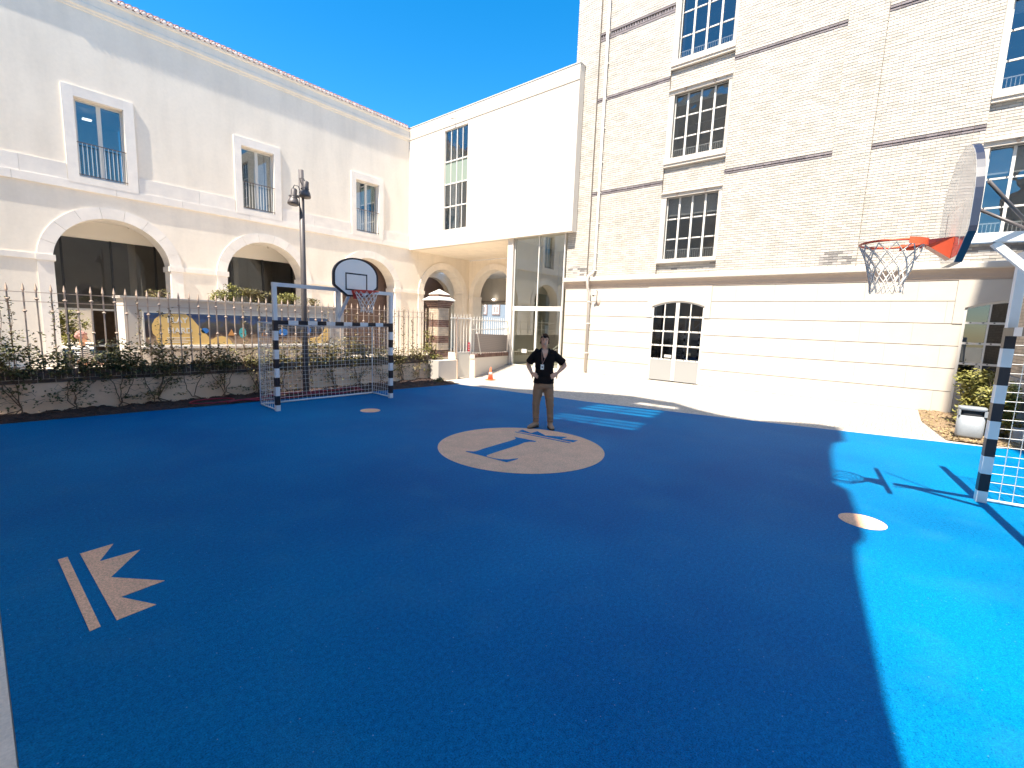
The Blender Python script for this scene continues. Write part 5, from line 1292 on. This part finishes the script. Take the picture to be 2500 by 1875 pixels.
def hand(mb, wr, d, nrm, curl, s=1.0, side=1):
    """palm from wrist point wr along d; fingers spread along side axis"""
    wr = Vector(wr); d = Vector(d).normalized(); nrm = Vector(nrm).normalized(); sd = d.cross(nrm).normalized()*side
    for k in range(4):
        o = (k-1.5)*0.020*s
        mb.tube([wr+sd*o*0.5, wr+d*0.05*s+sd*o, wr+d*0.085*s+sd*o*1.05], [0.016*s, 0.0145*s, 0.012*s], 8)
        L_ = (0.062, 0.072, 0.068, 0.052)[k]*s; b0 = wr+d*0.085*s+sd*o*1.05
        d1 = (d*cos(curl*0.5)+nrm*sin(curl*0.5)+sd*(k-1.5)*0.08).normalized(); b1 = b0+d1*L_*0.45
        d2 = (d*cos(curl)+nrm*sin(curl)+sd*(k-1.5)*0.05).normalized(); b2 = b1+d2*L_*0.32
        d3 = (d*cos(curl*1.5)+nrm*sin(curl*1.5)).normalized(); b3 = b2+d3*L_*0.25
        mb.tube([b0, b1, b2, b3], [0.0098*s, 0.0092*s, 0.0085*s, 0.0068*s], 8)
    t0 = wr+d*0.022*s-sd*0.030*s; t1 = t0+(d*0.55-sd*0.8+nrm*0.25).normalized()*0.036*s; t2 = t1+(d*0.8-sd*0.45+nrm*0.4).normalized()*0.030*s
    mb.tube([wr+d*0.01*s-sd*0.012*s, t0, t1, t2], [0.014*s, 0.0125*s, 0.0115*s, 0.0085*s], 8)

def man():
    fx, fy = 7.10, 5.05
    ang = atan2(-fy, -fx)+pi/2          # local -Y faces the camera
    root = thing('person', (fx, fy, 0.004), 'man in black short sleeved shirt and khaki trousers, hands on hips on the logo edge', 'person', rz=ang+radians(2)); local(root)
    ox = -0.055   # body centre in local x
    b = MB()
    head_parts(b, (ox-0.015, -0.01, 1.69), 1.02)
    # torso under the shirt
    b.loft([ell((ox+0.0, 0.0), rx, ry, z) for rx, ry, z in ((0.16, 0.105, 0.86), (0.165, 0.11, 0.98), (0.145, 0.098, 1.12), (0.165, 0.108, 1.28), (0.175, 0.105, 1.40), (0.14, 0.085, 1.47), (0.07, 0.06, 1.52))])
    # arms: shoulder -> elbow -> wrist, akimbo
    for s, sh, el, wr in ((-1, (ox-0.185, 0.01, 1.43), (ox-0.315, 0.09, 1.215), (ox-0.235, -0.045, 1.055)), (1, (ox+0.185, 0.01, 1.43), (ox+0.40, 0.07, 1.235), (ox+0.245, -0.075, 1.08))):
        sh, el, wr = Vector(sh), Vector(el), Vector(wr)
        limb(b, [sh+(Vector((ox, 0, 1.42))-sh)*0.4, sh, sh*0.5+el*0.5, el], [0.05, 0.056, 0.050, 0.040])
        limb(b, [el, el*0.7+wr*0.3, el*0.3+wr*0.7, wr], [0.040, 0.043, 0.034, 0.026])
        tgt = Vector((ox+s*0.11, -0.125, 1.00 if s > 0 else 1.015)); d = (tgt-wr).normalized()
        hand(b, wr, d, Vector((0.1*s, 1.0, -0.1)), 0.35, 1.05, side=-s)
    # legs inside the trousers
    for s, an in ((-1, (ox-0.115, 0.02)), (1, (ox+0.165, 0.0))):
        limb(b, [(ox+s*0.08, 0.0, 0.86), (ox+s*0.10, 0.0, 0.5), (an[0], an[1], 0.12), (an[0], an[1], 0.05)], [0.07, 0.05, 0.035, 0.035])
    link('body', remesh(b, 'body', M_SKIN, 0.0068, smooth_it=3), root)
    # hair
    b = MB(); hx, hy, hz = ox-0.015, -0.01, 1.69
    rings = []
    for i in range(11):
        ph = pi/2*(i/10); r_ = cos(ph)
        ring = []
        for j in range(24):
            t = 2*pi*j/24; fr_ = max(0, -sin(t)); zlow = 0.055 if fr_ > 0.45 else (0.035-0.10*(1-fr_/0.45) if fr_ > 0 else -0.065)
            zz = zlow+(0.128-zlow)*sin(ph)
            k = sqrt(max(0, 1-(max(0, zz)/0.132)**2)) if zz > 0 else 1.0
            wob = 1+0.03*sin(t*7+i)
            ring.append(Vector((hx+0.086*k*cos(t)*wob*(1 if i < 10 else 0.1), hy+0.014+0.108*k*sin(t)*wob*(1 if i < 10 else 0.1), hz+zz+0.008*sin(t*5+i*1.3))))
        rings.append(ring)
    b.loft(rings); link('hair', b.mesh('hair', M_HAIR), root)
    # face details
    b = MB()
    for q in (-1, 1): b.sphere((hx+q*0.031, hy-0.082, hz+0.012), 0.013, 0.009, 0.006, 10, 6)
    link('eyes', b.mesh('eyes', mat('eye_dark', (0.03, 0.02, 0.02), 0.3)), root)
    b = MB()
    for q in (-1, 1): b.tube([(hx+q*0.014, hy-0.092, hz+0.030), (hx+q*0.032, hy-0.090, hz+0.036), (hx+q*0.050, hy-0.076, hz+0.030)], 0.0048, 6)
    link('eyebrows', b.mesh('eyebrows', M_HAIR), root)
    b = MB(); b.tube([(hx-0.027, hy-0.083, hz-0.054), (hx-0.014, hy-0.092, hz-0.062), (hx, hy-0.095, hz-0.064), (hx+0.014, hy-0.092, hz-0.062), (hx+0.027, hy-0.083, hz-0.054)], [0.002, 0.004, 0.0048, 0.004, 0.002], 8)
    link('smile', b.mesh('smile', mat('teeth', (0.50, 0.40, 0.34), 0.5)), root)
    b = MB(); b.tube([(hx-0.030, hy-0.082, hz-0.055), (hx, hy-0.094, hz-0.074), (hx+0.030, hy-0.082, hz-0.055)], [0.002, 0.005, 0.002], 8)
    link('lower_lip', b.mesh('lower_lip', mat('lip', (0.30, 0.11, 0.09), 0.5)), root)
    # shirt
    b = MB()
    b.loft([ell((ox+dx, dy), rx, ry, z, 26, 2.5) for rx, ry, z, dx, dy in ((0.196, 0.142, 0.875, 0.0, 0), (0.192, 0.138, 0.95, 0, 0), (0.178, 0.128, 1.06, 0, 0), (0.172, 0.122, 1.14, 0, 0), (0.186, 0.126, 1.26, 0, 0), (0.205, 0.124, 1.36, 0, 0.0), (0.208, 0.112, 1.43, 0, 0.01), (0.165, 0.092, 1.485, 0, 0.015), (0.088, 0.072, 1.525, -0.005, 0.02))])
    for s, sh, el in ((-1, (ox-0.175, 0.01, 1.425), (ox-0.315, 0.09, 1.215)), (1, (ox+0.175, 0.01, 1.425), (ox+0.40, 0.07, 1.235))):
        sh, el = Vector(sh), Vector(el); e2 = sh+(el-sh)*0.80
        limb(b, [sh-(el-sh)*0.35, sh, sh*0.5+e2*0.5, e2], [0.065, 0.074, 0.076, 0.080])
    link('shirt', remesh(b, 'shirt', M_SHIRT, 0.011, noise_amp=0.008, nsc=9), root)
    # V of open collar showing skin, collar flaps, lanyard and badge
    b = MB(); yy = -0.128
    b.add([(ox-0.058, -0.085, 1.522), (ox+0.052, -0.085, 1.522), (ox+0.012, yy-0.010, 1.365), (ox-0.018, yy-0.010, 1.365), (ox-0.05, -0.125, 1.455), (ox+0.05, -0.125, 1.455)], [(0,4,5,1), (4,3,2,5)]); 
    link('open_neck', b.mesh('open_neck', M_SKIN), root)
    b = MB()
    for s in (-1, 1):
        b.add([(ox+s*0.055, -0.045, 1.555), (ox+s*0.098, -0.02, 1.535), (ox+s*0.080, -0.135, 1.425), (ox+s*0.030, -0.146, 1.400), (ox+s*0.048, -0.120, 1.47)], [(0,1,2,4), (4,2,3)])
        b.add([(ox+s*0.055, -0.040, 1.565), (ox+s*0.06, 0.06, 1.555), (ox+s*0.085, 0.05, 1.52), (ox+s*0.098, -0.02, 1.535)], [(0,1,2,3)])
    link('collar', b.mesh('collar', M_SHIRT), root)
    b = MB()
    bx = ox-0.045
    b.tube([(ox-0.062, -0.05, 1.545), (ox-0.060, -0.142, 1.43), (ox-0.055, -0.150, 1.34), (bx, -0.150, 1.245)], 0.0045, 6); b.tube([(ox+0.052, -0.05, 1.545), (ox+0.030, -0.146, 1.43), (ox-0.008, -0.152, 1.34), (bx, -0.150, 1.245)], 0.0045, 6)
    link('lanyard', b.mesh('lanyard', mat('lanyard_tan', (0.50, 0.28, 0.22), 0.7)), root)
    b = MB(); b.box(bx-0.030, bx+0.030, -0.158, -0.150, 1.150, 1.245); link('badge', b.mesh('badge', mat('badge_white', (0.80, 0.78, 0.74), 0.4)), root)
    b = MB(); b.box(bx-0.014, bx+0.014, -0.160, -0.158, 1.185, 1.210); link('badge_print', b.mesh('badge_print', M_BLACK), root)
    # trousers
    b = MB()
    b.loft([ell((ox, 0.005), rx, ry, z, 26, 2.4) for rx, ry, z in ((0.178, 0.125, 0.96), (0.186, 0.132, 0.88), (0.186, 0.135, 0.82), (0.175, 0.12, 0.78))])
    for s, hp_, kn, an in ((-1, (ox-0.092, 0.0), (ox-0.128, -0.02), (ox-0.118, 0.02)), (1, (ox+0.092, 0.0), (ox+0.138, -0.02), (ox+0.160, 0.01))):
        pts = [(hp_[0], hp_[1], 0.85), (hp_[0]*0.7+kn[0]*0.3, 0, 0.70), (kn[0]*0.8+hp_[0]*0.2, -0.012, 0.56), (kn[0], kn[1], 0.46), (kn[0]*0.5+an[0]*0.5, 0.0, 0.30), (an[0], an[1], 0.17), (an[0], an[1], 0.115)]
        limb(b, pts, [0.10, 0.096, 0.082, 0.073, 0.066, 0.058, 0.060], 18)
        for z, r_ in ((0.475, 0.078), (0.455, 0.079), (0.20, 0.065), (0.155, 0.066), (0.235, 0.064)):
            t = (0.46-z)/0.34 if z < 0.46 else 0; cx_ = kn[0]*(1-t)+an[0]*t; b.lathe([(r_*0.8, -0.012), (r_, 0), (r_*0.8, 0.012)], (cx_, -0.005, z), 16)
    link('trousers', remesh(b, 'trousers', M_TROU, 0.0095, noise_amp=0.007, nsc=11), root)
    # boots, toes turned out
    for s, an, out in ((-1, (ox-0.118, 0.02), -0.75), (1, (ox+0.160, 0.01), 0.20)):
        d = Vector((sin(out), -cos(out), 0)); r_ = Vector((d.y*-1, d.x, 0))
        bt_ = link('boot', None, root)
        c0 = Vector((an[0], an[1], 0))-d*0.05
        def ringat(t, w, h, z0): 
            c = c0+d*t; return [c+r_*w*cos(2*pi*i/16)+Vector((0, 0, z0+h*0.5+h*0.5*sin(2*pi*i/16))) for i in range(16)]
        b = MB(); b.loft([ringat(-0.025, 0.03, 0.05, 0.02), ringat(0.0, 0.042, 0.10, 0.015), ringat(0.07, 0.047, 0.115, 0.012), ringat(0.13, 0.047, 0.085, 0.01), ringat(0.19, 0.052, 0.062, 0.01), ringat(0.235, 0.045, 0.048, 0.01), ringat(0.262, 0.022, 0.03, 0.012)])
        limb(b, [(an[0], an[1], 0.06), (an[0], an[1]+0.0, 0.125), (an[0], an[1], 0.175)], [0.050, 0.050, 0.053], 16)
        link('upper', remesh(b, 'upper', M_BOOT, 0.007), bt_)
        b = MB(); out_ = [c0+d*t+r_*w for t, w in ((-0.03,-0.02),(0,-0.044),(0.08,-0.046),(0.19,-0.055),(0.25,-0.040),(0.275,0),(0.25,0.040),(0.19,0.055),(0.08,0.046),(0,0.044),(-0.03,0.02))]
        b.loft([[v+Vector((0, 0, 0.0)) for v in out_], [v+Vector((0, 0, 0.020)) for v in out_]], smooth=False); link('sole', b.mesh('sole', M_SOLE), bt_)
    b = MB(); wr = Vector((ox-0.242, -0.035, 1.07)); b.tube([wr+Vector((0.028*cos(t), 0.024*sin(t), 0.008*sin(t))) for t in [i*2*pi/14 for i in range(14)]], 0.006, 6, closed=True); link('bracelet', b.mesh('bracelet', M_BLACK), root)
man()
def seated():
    # seen from behind the hedge: pink tinted curly hair, black and white striped top
    x, y = 1.74, 14.6
    root = thing('person', (x, y, 0), 'seated person in a black and white striped top with pinkish curly hair behind the fence', 'person', rz=radians(55)); local(root)
    b = MB(); head_parts(b, (0, 0, 1.30), 1.0)
    b.loft([ell((0, 0.02), rx, ry, z) for rx, ry, z in ((0.15, 0.12, 0.45), (0.15, 0.11, 0.7), (0.16, 0.11, 0.95), (0.09, 0.07, 1.08))])
    for s in (-1, 1):
        limb(b, [(s*0.16, 0.02, 1.0), (s*0.24, -0.02, 0.74), (s*0.16, -0.25, 0.66)], [0.05, 0.042, 0.03]); hand(b, (s*0.16, -0.25, 0.66), (-s*0.3, -1, 0), (0, 0, -1), 0.4, 1.0, side=s)
        limb(b, [(s*0.09, 0.0, 0.47), (s*0.11, -0.42, 0.48), (s*0.11, -0.42, 0.08)], [0.085, 0.065, 0.045])
        limb(b, [(s*0.11, -0.40, 0.05), (s*0.11, -0.55, 0.04)], [0.045, 0.035])
    link('body', remesh(b, 'body', M_SKIN, 0.009), root)
    b = MB()
    b.loft([ell((0, 0.02), rx, ry, z, 24) for rx, ry, z in ((0.18, 0.15, 0.44), (0.175, 0.135, 0.7), (0.195, 0.13, 0.93), (0.18, 0.11, 1.03), (0.08, 0.07, 1.10))])
    for s in (-1, 1): limb(b, [(s*0.13, 0.02, 1.02), (s*0.19, 0.01, 0.93), (s*0.24, -0.02, 0.77)], [0.06, 0.062, 0.058])
    link('striped_top', remesh(b, 'striped_top', coord_mat('black_white_stripes', 2, 0.045, (0.80, 0.78, 0.72), (0.03, 0.03, 0.05)), 0.012, noise_amp=0.006), root)
    b = MB(); r = random.Random(9)
    for i in range(90):
        a = r.uniform(0, 2*pi); t = r.uniform(-0.3, 1.4)
        if -sin(a) > 0.6 and t < 0.5: continue
        b.sphere((0.088*cos(a)*cos(t), 0.02+0.10*sin(a)*cos(t), 1.32+0.105*sin(t)), 0.030, 0.030, 0.030, 8, 6)
    link('hair', remesh(b, 'hair', mat('pinkish_hair', (0.50, 0.26, 0.22), 0.8, var=0.4, scale=30), 0.008, noise_amp=0.01, nsc=40), root)
    ch = thing('chair', (x, y, 0), 'dark chair under the seated striped person', 'chair', rz=radians(55)); local(ch)
    b = MB(); b.box(-0.22, 0.22, -0.22, 0.22, 0.36, 0.39); link('seat', b.mesh('seat', M_BLACK), ch)
    b = MB(); b.box(-0.22, 0.22, 0.22, 0.25, 0.5, 0.85); link('backrest', b.mesh('backrest', M_BLACK), ch)
    for sx in (-0.2, 0.2):
        for sy in (-0.2, 0.23):
            b = MB(); b.beam((sx, sy, 0), (sx, sy, 0.85 if sy > 0 else 0.36), 0.025); link('leg', b.mesh('leg', M_BLACK), ch)
seated()
# ------------------------------------------------------------------ dark parasol base / table behind the fence
tbl = thing('cafe_table', (3.0, 19.5, 0), 'dark round cafe table under the first arch', 'table')
b = MB(); b.lathe([(0.55, 0.78), (0.55, 0.82), (0.001, 0.82)], (3.0, 19.5, 0), 24); b.build('table_top', M_BLACK, tbl)
b = MB(); b.lathe([(0.22, 0), (0.22, 0.03), (0.04, 0.05), (0.04, 0.78)], (3.0, 19.5, 0), 16); b.build('pedestal', M_BLACK, tbl)
print('objects', len(SC.objects))
